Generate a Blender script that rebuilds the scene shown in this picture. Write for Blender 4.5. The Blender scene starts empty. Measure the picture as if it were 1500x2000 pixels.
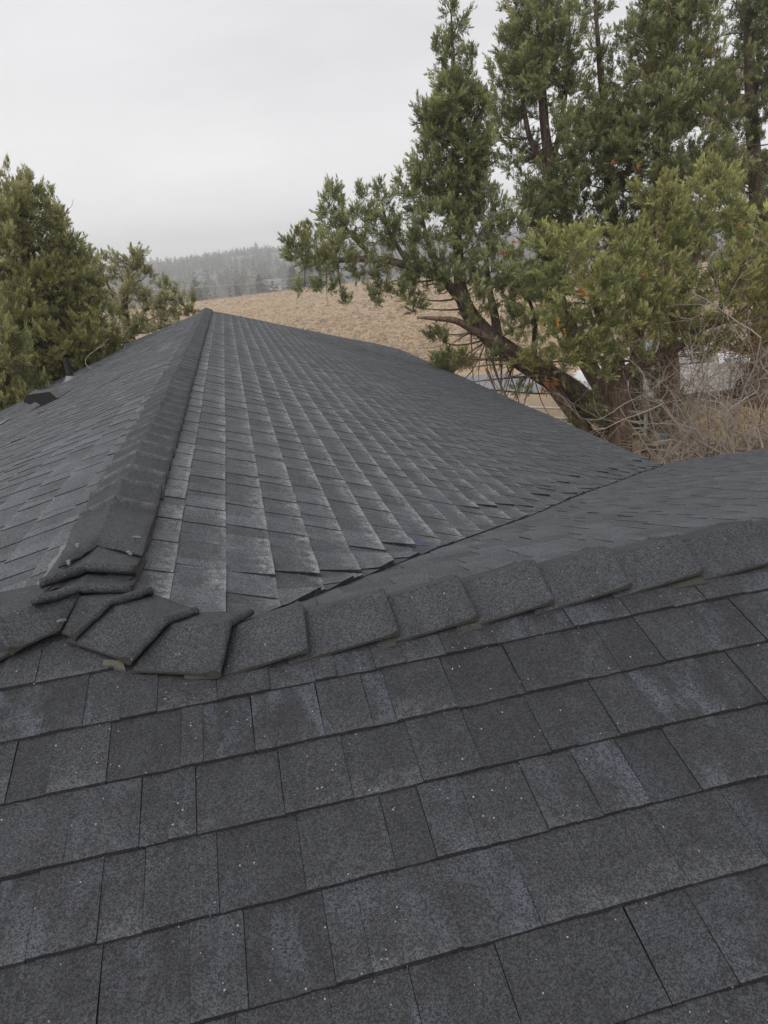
import bpy, math, random
import numpy as np
from mathutils import Vector, Matrix

S = bpy.context.scene
COL = S.collection

# ---------------------------------------------------------------- camera
cam_d = bpy.data.cameras.new("camera")
cam_d.sensor_fit = 'HORIZONTAL'; cam_d.sensor_width = 36.0
cam_d.lens = 36.0 * 1392.27 / 1500.0
cam_d.clip_start = 0.05; cam_d.clip_end = 6000
cam = bpy.data.objects.new("camera", cam_d); COL.objects.link(cam)
CR = Vector((0.97331, -0.20861, -0.09566)); CU = Vector((0.15921, 0.31357, 0.93612)); CD = Vector((0.16529, 0.92637, -0.33841))
m = Matrix(((CR.x, CU.x, -CD.x, 0), (CR.y, CU.y, -CD.y, 0), (CR.z, CU.z, -CD.z, 5.0), (0, 0, 0, 1)))
cam.matrix_world = m
S.camera = cam

# ---------------------------------------------------------------- world, sun, exposure
SUN_EL, SUN_AZ = math.radians(55), math.radians(215)     # behind the camera to the left, under cloud
W = bpy.data.worlds.new("World"); S.world = W; W.use_nodes = True
nt = W.node_tree; nt.nodes.clear()
wo = nt.nodes.new('ShaderNodeOutputWorld')
sky = nt.nodes.new('ShaderNodeTexSky'); sky.sky_type = 'NISHITA'; sky.sun_disc = False
sky.sun_elevation = SUN_EL; sky.sun_rotation = SUN_AZ; sky.air_density = 1.5; sky.dust_density = 4
b1 = nt.nodes.new('ShaderNodeBackground'); b1.inputs['Strength'].default_value = 0.08
nt.links.new(sky.outputs[0], b1.inputs['Color'])
tc = nt.nodes.new('ShaderNodeTexCoord')
mp = nt.nodes.new('ShaderNodeMapping'); mp.inputs['Scale'].default_value = (1.0, 1.0, 3.2)
nt.links.new(tc.outputs['Generated'], mp.inputs['Vector'])
nz = nt.nodes.new('ShaderNodeTexNoise'); nz.inputs['Scale'].default_value = 1.7; nz.inputs['Detail'].default_value = 5
nz.inputs['Roughness'].default_value = 0.55
nt.links.new(mp.outputs[0], nz.inputs['Vector'])
cr = nt.nodes.new('ShaderNodeValToRGB')
cr.color_ramp.elements[0].position = 0.30; cr.color_ramp.elements[0].color = (0.675, 0.675, 0.705, 1)
cr.color_ramp.elements[1].position = 0.68; cr.color_ramp.elements[1].color = (0.90, 0.896, 0.915, 1)
nt.links.new(nz.outputs['Fac'], cr.inputs[0])
sx_ = nt.nodes.new('ShaderNodeSeparateXYZ'); nt.links.new(tc.outputs['Generated'], sx_.inputs[0])
mr = nt.nodes.new('ShaderNodeMapRange'); mr.interpolation_type = 'SMOOTHSTEP'
for k_, v_ in ((1, 0.0), (2, 0.22), (3, 1.52), (4, 1.0)): mr.inputs[k_].default_value = v_
nt.links.new(sx_.outputs[2], mr.inputs[0])
vm = nt.nodes.new('ShaderNodeVectorMath'); vm.operation = 'SCALE'
nt.links.new(cr.outputs[0], vm.inputs[0]); nt.links.new(mr.outputs[0], vm.inputs['Scale'])
b2 = nt.nodes.new('ShaderNodeBackground'); b2.inputs['Strength'].default_value = 0.785
nt.links.new(vm.outputs[0], b2.inputs['Color'])
mx = nt.nodes.new('ShaderNodeMixShader'); mx.inputs[0].default_value = 0.93
nt.links.new(b1.outputs[0], mx.inputs[1]); nt.links.new(b2.outputs[0], mx.inputs[2])
nt.links.new(mx.outputs[0], wo.inputs['Surface'])

sl_ = bpy.data.lights.new("sun", 'SUN'); sl_.energy = 1.5; sl_.angle = math.radians(85); sl_.color = (1, 0.985, 0.965)
sun = bpy.data.objects.new("sun", sl_); COL.objects.link(sun)
sd = Vector((math.sin(SUN_AZ) * math.cos(SUN_EL), math.cos(SUN_AZ) * math.cos(SUN_EL), math.sin(SUN_EL)))
sun.rotation_euler = sd.to_track_quat('Z', 'Y').to_euler(); sun.location = (0, -20, 30)

vs = S.view_settings
S.display_settings.display_device = 'sRGB'
vs.view_transform = 'Standard'; vs.look = 'None'; vs.exposure = 0.4; vs.gamma = 1.0; vs.use_curve_mapping = False
S.render.engine = 'CYCLES'
cy = S.cycles
cy.max_bounces = 5; cy.diffuse_bounces = 3; cy.glossy_bounces = 2; cy.transmission_bounces = 3; cy.volume_bounces = 3
cy.transparent_max_bounces = 8; cy.caustics_reflective = False; cy.caustics_refractive = False
cy.use_denoising = True
try:
    cy.denoiser = 'OPENIMAGEDENOISE'; cy.denoising_input_passes = 'RGB_ALBEDO_NORMAL'; cy.denoising_prefilter = 'NONE'
except Exception:
    pass

rng = np.random.default_rng(7)
random.seed(7)

# ---------------------------------------------------------------- helpers
def tag(o, label=None, cat=None, group=None, kind=None):
    if label: o['label'] = label
    if cat: o['category'] = cat
    if group: o['group'] = group
    if kind: o['kind'] = kind
    return o

def empty(name, loc=(0, 0, 0)):
    o = bpy.data.objects.new(name, None); o.location = loc; o.empty_display_size = 0.2
    COL.objects.link(o); return o

def link(name, me, mat, parent=None, smooth=False):
    o = bpy.data.objects.new(name, me); COL.objects.link(o)
    if mat is not None and len(me.materials) == 0: me.materials.append(mat)
    if smooth: me.polygons.foreach_set('use_smooth', [True] * len(me.polygons))
    if parent is not None:
        o.parent = parent
        if parent.parent is not None:
            o.matrix_parent_inverse = Matrix.Identity(4)      # the part above it already stands at the origin
        else:
            o.matrix_parent_inverse = Matrix.Translation(-parent.location)
    return o

def face_attr(me, name, vals):
    a = me.attributes.new(name, 'FLOAT', 'FACE'); a.data.foreach_set('value', np.asarray(vals, np.float32))

class MB:
    """collects polygons; per-face tone/dust/blue values and uv"""
    def __init__(s): s.v = []; s.f = []; s.a = {}; s.uv = []
    def add(s, verts, faces, uv=None, **attrs):
        b = len(s.v); s.v += [tuple(q) for q in verts]
        s.f += [tuple(b + i for i in f) for f in faces]
        if uv is not None:
            for f in faces: s.uv += [uv[i] for i in f]
        for k, val in attrs.items(): s.a.setdefault(k, []).extend(val if isinstance(val, list) else [val] * len(faces))
    def box(s, c, d, rot=None, **k):
        vs_ = []
        for z in (-.5, .5):
            for y in (-.5, .5):
                for x in (-.5, .5):
                    q = Vector((x * d[0], y * d[1], z * d[2]))
                    if rot is not None: q = rot @ q
                    vs_.append((c[0] + q.x, c[1] + q.y, c[2] + q.z))
        s.add(vs_, [(0, 2, 3, 1), (4, 5, 7, 6), (0, 1, 5, 4), (2, 6, 7, 3), (0, 4, 6, 2), (1, 3, 7, 5)], **k)
    def tube(s, pts, rad, seg=8, cap=True, flute=0.0, rs=None, **k):
        pts = [Vector(p) for p in pts]; n = len(pts)
        t0 = (pts[1] - pts[0]).normalized()
        ref = Vector((0, 0, 1)) if abs(t0.z) < .9 else Vector((1, 0, 0))
        nx = t0.cross(ref).normalized(); vs_ = []
        ph = [random.uniform(0, 6.28) for _ in range(3)]
        for i, q in enumerate(pts):
            t = (pts[min(i + 1, n - 1)] - pts[max(i - 1, 0)]).normalized()
            nx = (nx - t * nx.dot(t)).normalized(); ny = t.cross(nx)
            r = rad[i] if hasattr(rad, '__len__') else rad
            for j in range(seg):
                a = 2 * math.pi * j / seg
                rr = r * (1 + flute * (math.sin(3 * a + ph[0] + i * .25) * .5 + math.sin(5 * a + ph[1] - i * .2) * .35 + math.sin(8 * a + ph[2] + i * .3) * .25))
                p = q + nx * math.cos(a) * rr + ny * math.sin(a) * rr
                vs_.append(p)
        fs = []
        for i in range(n - 1):
            for j in range(seg):
                a, b = i * seg + j, i * seg + (j + 1) % seg
                fs.append((a, b, b + seg, a + seg))
        if cap:
            fs.append(tuple(range(seg - 1, -1, -1))); fs.append(tuple((n - 1) * seg + j for j in range(seg)))
        s.add(vs_, fs, **k)
    def mesh(s, name):
        me = bpy.data.meshes.new(name); me.from_pydata(s.v, [], s.f); me.update()
        for k, v in s.a.items():
            if len(v) == len(me.polygons): face_attr(me, k, v)
        if s.uv and len(s.uv) == len(me.loops):
            u = me.uv_layers.new(name='UVMap'); u.data.foreach_set('uv', np.asarray(s.uv, np.float32).ravel())
        return me
    def build(s, name, mat, parent=None, smooth=False):
        return link(name, s.mesh(name), mat, parent, smooth)

def tri_mesh(name, V, tone=None):
    """V: (n,3,3) loose triangles -> mesh, fast"""
    n = len(V); me = bpy.data.meshes.new(name)
    me.vertices.add(n * 3); me.vertices.foreach_set('co', np.ascontiguousarray(V, np.float32).ravel())
    me.loops.add(n * 3); me.loops.foreach_set('vertex_index', np.arange(n * 3, dtype=np.int32))
    me.polygons.add(n); me.polygons.foreach_set('loop_start', np.arange(0, n * 3, 3, dtype=np.int32))
    try: me.polygons.foreach_set('loop_total', np.full(n, 3, np.int32))
    except Exception: pass
    me.update(calc_edges=True)
    if tone is not None: face_attr(me, 'tone', tone)
    return me

def catmull(pts, n):
    P = [np.array(p, float) for p in pts]; P = [2 * P[0] - P[1]] + P + [2 * P[-1] - P[-2]]; out = []
    for i in range(1, len(P) - 2):
        for j in range(n):
            t = j / n; a, b, c, d = P[i - 1], P[i], P[i + 1], P[i + 2]
            out.append(.5 * ((2 * b) + (c - a) * t + (2 * a - 5 * b + 4 * c - d) * t * t + (3 * b - a - 3 * c + d) * t ** 3))
    out.append(P[-2]); return out

# ---------------------------------------------------------------- materials
class NT:
    def __init__(s, name):
        s.m = bpy.data.materials.new(name); s.m.use_nodes = True; s.t = s.m.node_tree; s.t.nodes.clear()
        s.out = s.n('ShaderNodeOutputMaterial'); s.b = s.n('ShaderNodeBsdfPrincipled'); s.l(s.b.outputs[0], s.out.inputs['Surface'])
    def n(s, t, **k):
        q = s.t.nodes.new(t)
        for a, v in k.items(): setattr(q, a, v)
        return q
    def l(s, a, b): s.t.links.new(a, b)
    def set(s, node, key, v):
        if hasattr(v, 'is_output') or hasattr(v, 'links'): s.l(v, node.inputs[key])
        else: node.inputs[key].default_value = v
    def pos(s): return s.n('ShaderNodeNewGeometry').outputs['Position']
    def attr(s, name): return s.n('ShaderNodeAttribute', attribute_name=name).outputs['Fac']
    def noise(s, vec, scale, detail=3, rough=.5, dist=0):
        q = s.n('ShaderNodeTexNoise'); s.set(q, 'Scale', scale); s.set(q, 'Detail', detail); s.set(q, 'Roughness', rough); s.set(q, 'Distortion', dist)
        s.l(vec, q.inputs['Vector']); return q.outputs['Fac']
    def map(s, vec, scale=(1, 1, 1), rot=(0, 0, 0), loc=(0, 0, 0)):
        q = s.n('ShaderNodeMapping'); q.inputs['Scale'].default_value = scale; q.inputs['Rotation'].default_value = rot; q.inputs['Location'].default_value = loc
        s.l(vec, q.inputs['Vector']); return q.outputs[0]
    def math(s, op, a, b=0.0, c=None, clamp=False):
        q = s.n('ShaderNodeMath', operation=op, use_clamp=clamp); s.set(q, 0, a); s.set(q, 1, b)
        if c is not None: s.set(q, 2, c)
        return q.outputs[0]
    def ramp(s, fac, stops):
        q = s.n('ShaderNodeValToRGB'); e = q.color_ramp.elements
        while len(e) < len(stops): e.new(.5)
        for i, (p, c) in enumerate(stops):
            e[i].position = p; e[i].color = c if len(c) == 4 else (*c, 1)
        s.l(fac, q.inputs[0]); return q.outputs[0]
    def step(s, fac, lo, hi):
        q = s.n('ShaderNodeMapRange', interpolation_type='SMOOTHSTEP'); s.set(q, 0, fac); s.set(q, 1, lo); s.set(q, 2, hi); return q.outputs[0]
    def mix(s, fac, a, b, mode='MIX'):
        q = s.n('ShaderNodeMix', data_type='RGBA', blend_type=mode)
        for i, v in ((0, fac), (6, a), (7, b)):
            if hasattr(v, 'is_output'): s.l(v, q.inputs[i])
            else: q.inputs[i].default_value = v if i == 0 else ((*v, 1) if len(v) == 3 else v)
        return q.outputs[2]
    def bump(s, h, strength, dist, normal=None):
        q = s.n('ShaderNodeBump'); s.set(q, 'Strength', strength); s.set(q, 'Distance', dist); s.l(h, q.inputs['Height'])
        if normal is not None: s.l(normal, q.inputs['Normal'])
        return q.outputs[0]
    def fin(s, color, rough=.8, spec=.3, normal=None, metal=0):
        s.set(s.b, 'Base Color', color if hasattr(color, 'is_output') else (*color, 1)); s.set(s.b, 'Roughness', rough)
        s.b.inputs['Specular IOR Level'].default_value = spec; s.b.inputs['Metallic'].default_value = metal
        if normal is not None: s.l(normal, s.b.inputs['Normal'])
        return s.m

def simple(name, col, rough=.7, spec=.3, var=.25, scale=6, bump=0, metal=0):
    q = NT(name); p = q.pos(); f = q.noise(p, scale, 5, .6)
    c = q.mix(f, tuple(v * (1 - var) for v in col), tuple(min(1, v * (1 + var)) for v in col))
    nb = q.bump(q.noise(p, scale * 6, 3), bump, .01) if bump else None
    return q.fin(c, rough, spec, nb, metal)

def shingle_mat(name, base, tint, dustc, capmode=False):
    q = NT(name); p = q.pos()
    vg = q.n('ShaderNodeTexVoronoi'); vg.inputs['Scale'].default_value = 560; q.l(p, vg.inputs['Vector'])
    vs1 = q.n('ShaderNodeSeparateXYZ'); q.l(vg.outputs['Color'], vs1.inputs[0])
    vh = q.n('ShaderNodeTexVoronoi'); vh.inputs['Scale'].default_value = 340; q.l(p, vh.inputs['Vector'])
    vs2 = q.n('ShaderNodeSeparateXYZ'); q.l(vh.outputs['Color'], vs2.inputs[0])
    g1 = q.math('MULTIPLY_ADD', vs1.outputs[0], .55, q.math('MULTIPLY', vs2.outputs[0], .45))      # mineral granules
    g2 = q.noise(p, 95, 3, .65)
    mid = q.noise(p, 14, 4, .6)
    low = q.noise(p, 2.2, 3, .5)
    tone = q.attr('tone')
    dark = tuple(v * .34 for v in base); light = tuple(min(1, v * 1.95) for v in base)
    c = q.mix(q.step(g1, .24, .84), dark, light)
    c = q.mix(q.math('MULTIPLY', q.step(g2, .45, .64), .12), c, tuple(v * 1.7 for v in base))
    c = q.mix(q.math('MULTIPLY', q.step(q.noise(p, 48, 4, .7), .52, .70), .10), c, tuple(v * .45 for v in base))
    k = q.math('MULTIPLY_ADD', mid, .62, .69)
    k = q.math('MULTIPLY', k, q.math('MULTIPLY_ADD', q.noise(q.map(p, (11, 2.2, 2.2)), 2.0, 4, .65), .7, .65))
    k = q.math('MULTIPLY', k, q.math('MULTIPLY_ADD', low, .35, .83))
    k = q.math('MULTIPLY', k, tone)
    cc = q.n('ShaderNodeCombineXYZ')
    for i in range(3): q.l(k, cc.inputs[i])
    c = q.mix(1.0, c, cc.outputs[0], 'MULTIPLY')
    # lilac-blue worn patches
    bl = q.math('MULTIPLY', q.attr('blue'), q.math('MULTIPLY', q.step(q.noise(q.map(p, (9, 3.5, 9)), 1.6, 4, .65),   .42, .66), q.step(g1, .15, .75)))
    c = q.mix(bl, c, tint)
    # pale mineral dust settled along the lower edge of each tab and in smears across it
    uvn = q.n('ShaderNodeUVMap', uv_map='UVMap'); sx = q.n('ShaderNodeSeparateXYZ'); q.l(uvn.outputs[0], sx.inputs[0])
    v = sx.outputs[1]
    st = q.noise(q.map(p, (2.5, 20, 2.5)), 2.2, 4, .7)
    edge = q.math('MULTIPLY', q.step(v, .45, 1.0), q.step(q.noise(p, 34, 5, .75), .40, .64))
    edge2 = q.math('MULTIPLY', q.step(v, .86, 1.0), .46)
    smear = q.math('MULTIPLY', q.step(st, .56, .74), .55)
    d = q.math('MULTIPLY', q.attr('dust'), q.math('ADD', q.math('ADD', edge, edge2), smear), clamp=True)
    d = q.math('MULTIPLY', d, q.math('MULTIPLY_ADD', q.step(g1, .3, .62), .7, .3))
    c = q.mix(q.math('MULTIPLY', d, .8), c, dustc)
    # odd pale grains
    vo = q.n('ShaderNodeTexVoronoi'); vo.inputs['Scale'].default_value = 120; q.l(p, vo.inputs['Vector'])
    sp = q.n('ShaderNodeSeparateXYZ'); q.l(vo.outputs['Color'], sp.inputs[0])
    wt = q.math('MULTIPLY', q.math('GREATER_THAN', sp.outputs[0], .962), q.math('LESS_THAN', vo.outputs['Distance'], q.math('MULTIPLY_ADD', sp.outputs[1], .16, .07)))
    c = q.mix(q.math('MULTIPLY', wt, .7), c, (.36, .345, .32))
    # blue chalk left by the valley line
    dist = q.n('ShaderNodeVectorMath', operation='DISTANCE'); q.l(q.map(p, (1, 1, 1)), dist.inputs[0]); dist.inputs[1].default_value = (0.558,2.482,3.913)
    ch = q.math('MULTIPLY', q.math('SUBTRACT', 1.0, q.step(dist.outputs['Value'], .02, .11)), q.step(q.noise(q.map(p, (4, 14, 4)), 3, 3), .45, .62))
    c = q.mix(q.math('MULTIPLY', ch, .45), c, (.035, .045, .22))
    nb = q.bump(g1, .35, .003); nb = q.bump(q.noise(p, 30, 4, .6), .14, .006, nb)
    return q.fin(c, q.math('MULTIPLY_ADD', g2, .25, .62), .42, nb)

M = {}
M['shingle'] = shingle_mat('asphalt_shingle', (.0335, .0355, .0395), (.088, .095, .120), (.31, .32, .325))
M['cap'] = shingle_mat('cap_shingle', (.0305, .033, .0365), (.10, .10, .11), (.17, .168, .16))
M['deck'] = simple('underlay', (.02, .02, .021), .9, .1)
M['layer'] = simple('shingle_edge', (.085, .083, .064), .85, .2, .5, 60, .3)
M['capedge'] = simple('cap_cut_edge', (.046, .045, .039), .85, .2, .5, 60, .3)
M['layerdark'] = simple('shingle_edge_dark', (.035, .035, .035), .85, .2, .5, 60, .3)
M['nail'] = simple('galvanised_nail', (.13, .13, .135), .45, .5, .5, 120, .2, .3)
M['black'] = simple('black_paint', (.012, .012, .013), .5, .4, .2, 20)
M['ventgrey'] = simple('vent_grey', (.055, .058, .062), .5, .4, .25, 15)
M['lead'] = simple('flashing', (.17, .175, .18), .5, .4, .3, 15)
M['strip'] = simple('worn_strip', (.17, .17, .17), .85, .3, .35, 70, .4)

def foliage_mat(name, a, b, c3, dry=None):
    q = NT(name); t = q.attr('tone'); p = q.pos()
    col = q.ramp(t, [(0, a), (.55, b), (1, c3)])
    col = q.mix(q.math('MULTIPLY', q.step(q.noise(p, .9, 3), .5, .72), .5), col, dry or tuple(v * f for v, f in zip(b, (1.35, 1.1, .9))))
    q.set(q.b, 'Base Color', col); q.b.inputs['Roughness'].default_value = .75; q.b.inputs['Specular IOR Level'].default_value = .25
    tr = q.n('ShaderNodeBsdfTranslucent'); q.l(col, tr.inputs['Color'])
    ms = q.n('ShaderNodeMixShader'); ms.inputs[0].default_value = .42
    q.l(q.b.outputs[0], ms.inputs[1]); q.l(tr.outputs[0], ms.inputs[2]); q.l(ms.outputs[0], q.out.inputs['Surface'])
    return q.m
M['jun'] = foliage_mat('juniper_foliage', (0.102, 0.122, 0.060), (0.255, 0.279, 0.132), (0.511, 0.523, 0.246))
M['jun_light'] = foliage_mat('juniper_foliage_light', (0.127, 0.149, 0.061), (0.330, 0.349, 0.143), (0.630, 0.628, 0.271))
M['jun_dark'] = foliage_mat('juniper_foliage_dark', (0.085, 0.104, 0.056), (0.201, 0.227, 0.114), (0.409, 0.427, 0.214))
M['jun_olive'] = foliage_mat('juniper_foliage_olive', (0.119, 0.129, 0.056), (0.281, 0.288, 0.123), (0.527, 0.514, 0.230))
M['jun_pale'] = foliage_mat('juniper_foliage_pale', (0.187, 0.192, 0.107), (0.392, 0.393, 0.214), (0.648, 0.628, 0.359))
M['orange'] = simple('dead_sprays', (.50, .20, .05), .8, .2, .4, 20)

def bark_mat(name, a, b):
    q = NT(name); p = q.pos()
    f = q.noise(q.map(p, (9, 9, 1.2)), 2.2, 6, .65, .4); g = q.noise(p, 3, 3)
    c = q.mix(q.step(f, .32, .68), a, b); c = q.mix(q.math('MULTIPLY', g, .4), c, tuple((x + y) * .42 for x, y in zip(a, b)))
    return q.fin(c, .9, .15, q.bump(f, .9, .05))
M['bark'] = bark_mat('juniper_bark', (.055, .040, .032), (.20, .150, .118))
M['bark_red'] = bark_mat('juniper_bark_red', (.095, .063, .045), (.33, .235, .175))
M['twig'] = simple('bare_twig', (.33, .285, .245), .85, .2, .35, 5)
M['twig_red'] = simple('red_twig', (.22, .10, .055), .85, .2, .35, 5)
M['torn'] = simple('torn_wood', (.40, .20, .075), .85, .2, .45, 22, .5)
M['sawn'] = simple('sawn_wood', (.42, .31, .20), .85, .2, .25, 25, .2)

# ---------------------------------------------------------------- ground
def sstep(a, b, x):
    t = np.clip((x - a) / (b - a), 0, 1); return t * t * (3 - 2 * t)
def terrain(x, y):
    x = np.asarray(x, float); y = np.asarray(y, float)
    r = np.hypot(x, y)
    z = 0.25 * np.sin(x * .045 + 1) * np.sin(y * .05) * sstep(25, 60, r)
    crest = 138 + 10 * np.sin(x * .03)
    z = z - 9.5 * sstep(crest, crest + 110, y)
    z = z - 3.0 * sstep(30, 80, x) * sstep(40, 120, y)
    hill = sstep(420, 1050, y + .12 * x) * (24 + 3.5 * np.sin(x * .006 + 1.0) + 2 * np.sin(x * .017))
    z = z + hill + sstep(300, 420, y) * 1.5
    z = z + sstep(900, 1500, r) * 4
    return z
MB_ = MB()
radii = [0.0] + list(np.geomspace(2, 2400, 130)); NA = 288
vs_ = [(0, 0, 0)]
for r in radii[1:]:
    a = np.arange(NA) * 2 * np.pi / NA; x = r * np.sin(a); y = r * np.cos(a); z = terrain(x, y)
    vs_ += list(zip(x, y, z))
fs = [(0, 1 + (j + 1) % NA, 1 + j) for j in range(NA)]
for i in range(len(radii) - 2):
    for j in range(NA):
        a, b = 1 + i * NA + j, 1 + i * NA + (j + 1) % NA
        fs.append((a, b, b + NA, a + NA))
MB_.add(vs_, fs)
q = NT('dry_field'); p = q.pos()
f1 = q.noise(q.map(p, (.6, 1.6, 1)), .08, 6, .65); f2 = q.noise(p, .7, 5, .65); f3 = q.noise(p, 5, 4, .7)
c = q.mix(q.step(f1, .35, .65), (.40, .29, .18), (.32, .25, .18))
c = q.mix(q.math('MULTIPLY', q.step(f2, .42, .62), .6), c, (.28, .22, .165))
c = q.mix(q.math('MULTIPLY', q.step(f3, .45, .65), .55), c, (.45, .33, .20))
sy = q.n('ShaderNodeSeparateXYZ'); q.l(p, sy.inputs[0])
hillc = q.mix(q.step(q.noise(p, .012, 4, .6), .46, .62), (.055, .060, .043), (.085, .083, .058))
c = q.mix(q.step(sy.outputs[1], 185, 260), c, hillc)       # dark scrub beyond the field
M['field'] = q.fin(c, .95, .1, q.bump(f3, .6, .12))
ground = MB_.build('ground', M['field'], None, True); tag(ground, kind='structure')

# ---------------------------------------------------------------- house
X1, ZR, Y1, SR, SN = -0.452, 4.31, 1.77, 0.375, 0.32
X2, Y2 = -0.213, 1.49
Z2 = ZR - SN * (Y1 - Y2)
YE = 15.0
XE = 4.42; YF = 6.93; XLE = X1 - 4.87
def sag(x, y): return .006 * math.sin(1.3 * x + .7) * math.sin(.9 * y + .4) + .004 * math.sin(2.9 * y + x) + .003 * math.sin(4.1 * x - 1.7 * y)
def slL(y):
    t = min(1, max(0, (y - 2.0) / 8.0)); return .21 + .115 * t * (2 - t)
def zN(x, y): return ZR - SN * (Y1 - y) + sag(x, y)
def zRt(x, y): return ZR - SR * (x - X1) + sag(x, y)
def zRv(x, y):
    return max(zRt(x, y), zF(x, y) + .006) if y < yv(x) and x > X2 else zRt(x, y)      # laps over the valley
def zLf(x, y): return ZR - slL(y) * (X1 - x) + sag(x, y)
def zF(x, y): return Z2 - SN * (y - Y2) + sag(x, y)
KL = .21 / SN; KH = SR / SN
VK = SR / SN; V0 = Y2 + (Z2 - ZR) / SN
def yv(x): return V0 + VK * (x - X1)

house = empty('house', (2.0, 6.0, 0.0))
tag(house, 'single storey house under a dark charcoal shingle roof with hips and a valley', 'house')
# deck below the shingles
dk = MB(); e_ = .022
def strip(fz, pts_fn, n=24):
    a = []; 
    for i in range(n + 1):
        t = i / n; (xa, ya), (xb, yb) = pts_fn(t)
        row = []
        for j in range(9):
            u = j / 8; x = xa + (xb - xa) * u; y = ya + (yb - ya) * u; row.append((x, y, fz(x, y) - e_))
        a.append(row)
    v = [p_ for r in a for p_ in r]
    dk.add(v, [(i * 9 + j, (i + 1) * 9 + j, (i + 1) * 9 + j + 1, i * 9 + j + 1) for i in range(n) for j in range(8)])
def rt(t):
    x = X1 + (XE - X1) * t; lo = max(Y1 - (x - X1) * KH, yv(x)); return (x, lo), (x, YE + (x - X1))
strip(zRt, rt)
def lt(t):
    x = X1 - 4.87 * t; lo = Y1 - KL * (X1 - x); return (x, lo), (x, YE + .92 * (X1 - x))
strip(zLf, lt)
def ft(t):
    y = Y2 + (YF - Y2) * t; return (X1 + (y - V0) / VK, y), (16.0, y)
strip(zF, ft)
def ntp(t):
    y = -3.9 + (Y2 + 3.9) * t; xl = max(-5.3, X1 - 20); return (X1 - (Y1 - y) / KL if y > -1.2 else -5.0, y), (16.0, y)
strip(zN, ntp)
dk.add([(X1, Y1, ZR - e_), (X2, Y2, Z2 - e_), (X1 - (Y1 - Y2) / KL, Y2, Z2 - e_)], [(0, 2, 1)])
zel = zLf(XLE, 18); zer = zRt(XE, 19)
dk.add([(X1, YE, ZR - .01), (XE, YE + 4.87, zer - .01), (XLE, YE + 4.48, zel - .01)], [(0, 1, 2)])
roof = dk.build('roof', M['deck'], house)
# walls and fascia under the eaves
wl = MB()
ZE = 2.38
def wall(x0, y0, x1_, y1_):
    wl.add([(x0, y0, -.3), (x1_, y1_, -.3), (x1_, y1_, ZE), (x0, y0, ZE)], [(0, 1, 2, 3)])
P_ = [(XE - .5, YF - .5), (XE - .5, 18.6), (XLE + .5, 17.6), (XLE + .5, -2.6), (15.4, -2.6), (15.4, YF - .5)]
for i in range(6): wall(*P_[i], *P_[(i + 1) % 6])
M['siding'] = simple('painted_siding', (.42, .39, .34), .8, .3, .15, 4)
wl.build('wall', M['siding'], house)
fa = MB()
fa.box((XE - .01, (YF + YE + 4.87) / 2, zRt(XE, 10) - .11), (.03, YE + 4.87 - YF, .18)); fa.box(((XE + 16) / 2, YF - .01, zF(6, YF) - .11), (16 - XE, .03, .18))
M['fascia'] = simple('fascia_paint', (.09, .085, .08), .7, .3)
fa.build('fascia', M['fascia'], house)

# ---- shingle tabs
def clip(poly, a, b, c):                      # keep a*x+b*y+c >= 0 ; poly of (x,y,w,v)
    out = []
    for i in range(len(poly)):
        P, Q = poly[i], poly[(i + 1) % len(poly)]
        dp, dq = a * P[0] + b * P[1] + c, a * Q[0] + b * Q[1] + c
        if dp >= 0: out.append(P)
        if (dp >= 0) != (dq >= 0):
            t = dp / (dp - dq); out.append(tuple(P[k] + (Q[k] - P[k]) * t for k in range(4)))
    return out

tabs = []     # (importance, verts, faces, uvs, tone, dust, blue)
CV = np.array(CR), np.array(CU), np.array(CD)
def importance(c, area, nrm):
    d = np.array(c) - np.array((0, 0, 5.0)); z = d @ CV[2]
    if z < .2: return 0
    px = 750 + 1392.27 * (d @ CV[0]) / z; py = 1000 - 1392.27 * (d @ CV[1]) / z
    if not (-30 < px < 1530 and -30 < py < 2040): return 0
    dist = np.linalg.norm(d); cs = abs((d / dist) @ nrm)
    return area * cs / (dist * dist)

def add_tab(plan, fz, hb, ht, clips, nrm, tone, dust, blue, lift=0.0, fine=False):
    for cl in clips:
        plan = clip(plan, *cl)
        if len(plan) < 3: return
    n = len(plan)
    top = []; bot = []; uv = []
    for (x, y, w, v) in plan:
        z = fz(x, y); h = ht + (hb - ht) * max(0, min(1.1, v)) + lift * max(0, v)
        top.append((x, y, z + h)); bot.append((x, y, z - .002)); uv.append((w, max(0, v)))
    area = 0
    for i in range(n):
        P, Q = plan[i], plan[(i + 1) % n]; area += P[0] * Q[1] - Q[0] * P[1]
    if abs(area) < 2e-5: return
    order = list(range(n))
    if area < 0: order.reverse()
    faces = [tuple(order)]
    for a, b in zip(order, order[1:] + order[:1]):
        if plan[a][3] < -.05 and plan[b][3] < -.05: continue
        faces.append((b, a, a + n, b + n))
    c = np.mean(np.array(top), 0)
    tabs.append((importance(c, abs(area) / 2, nrm), top + bot, faces, uv + uv, tone, dust, blue))

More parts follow.
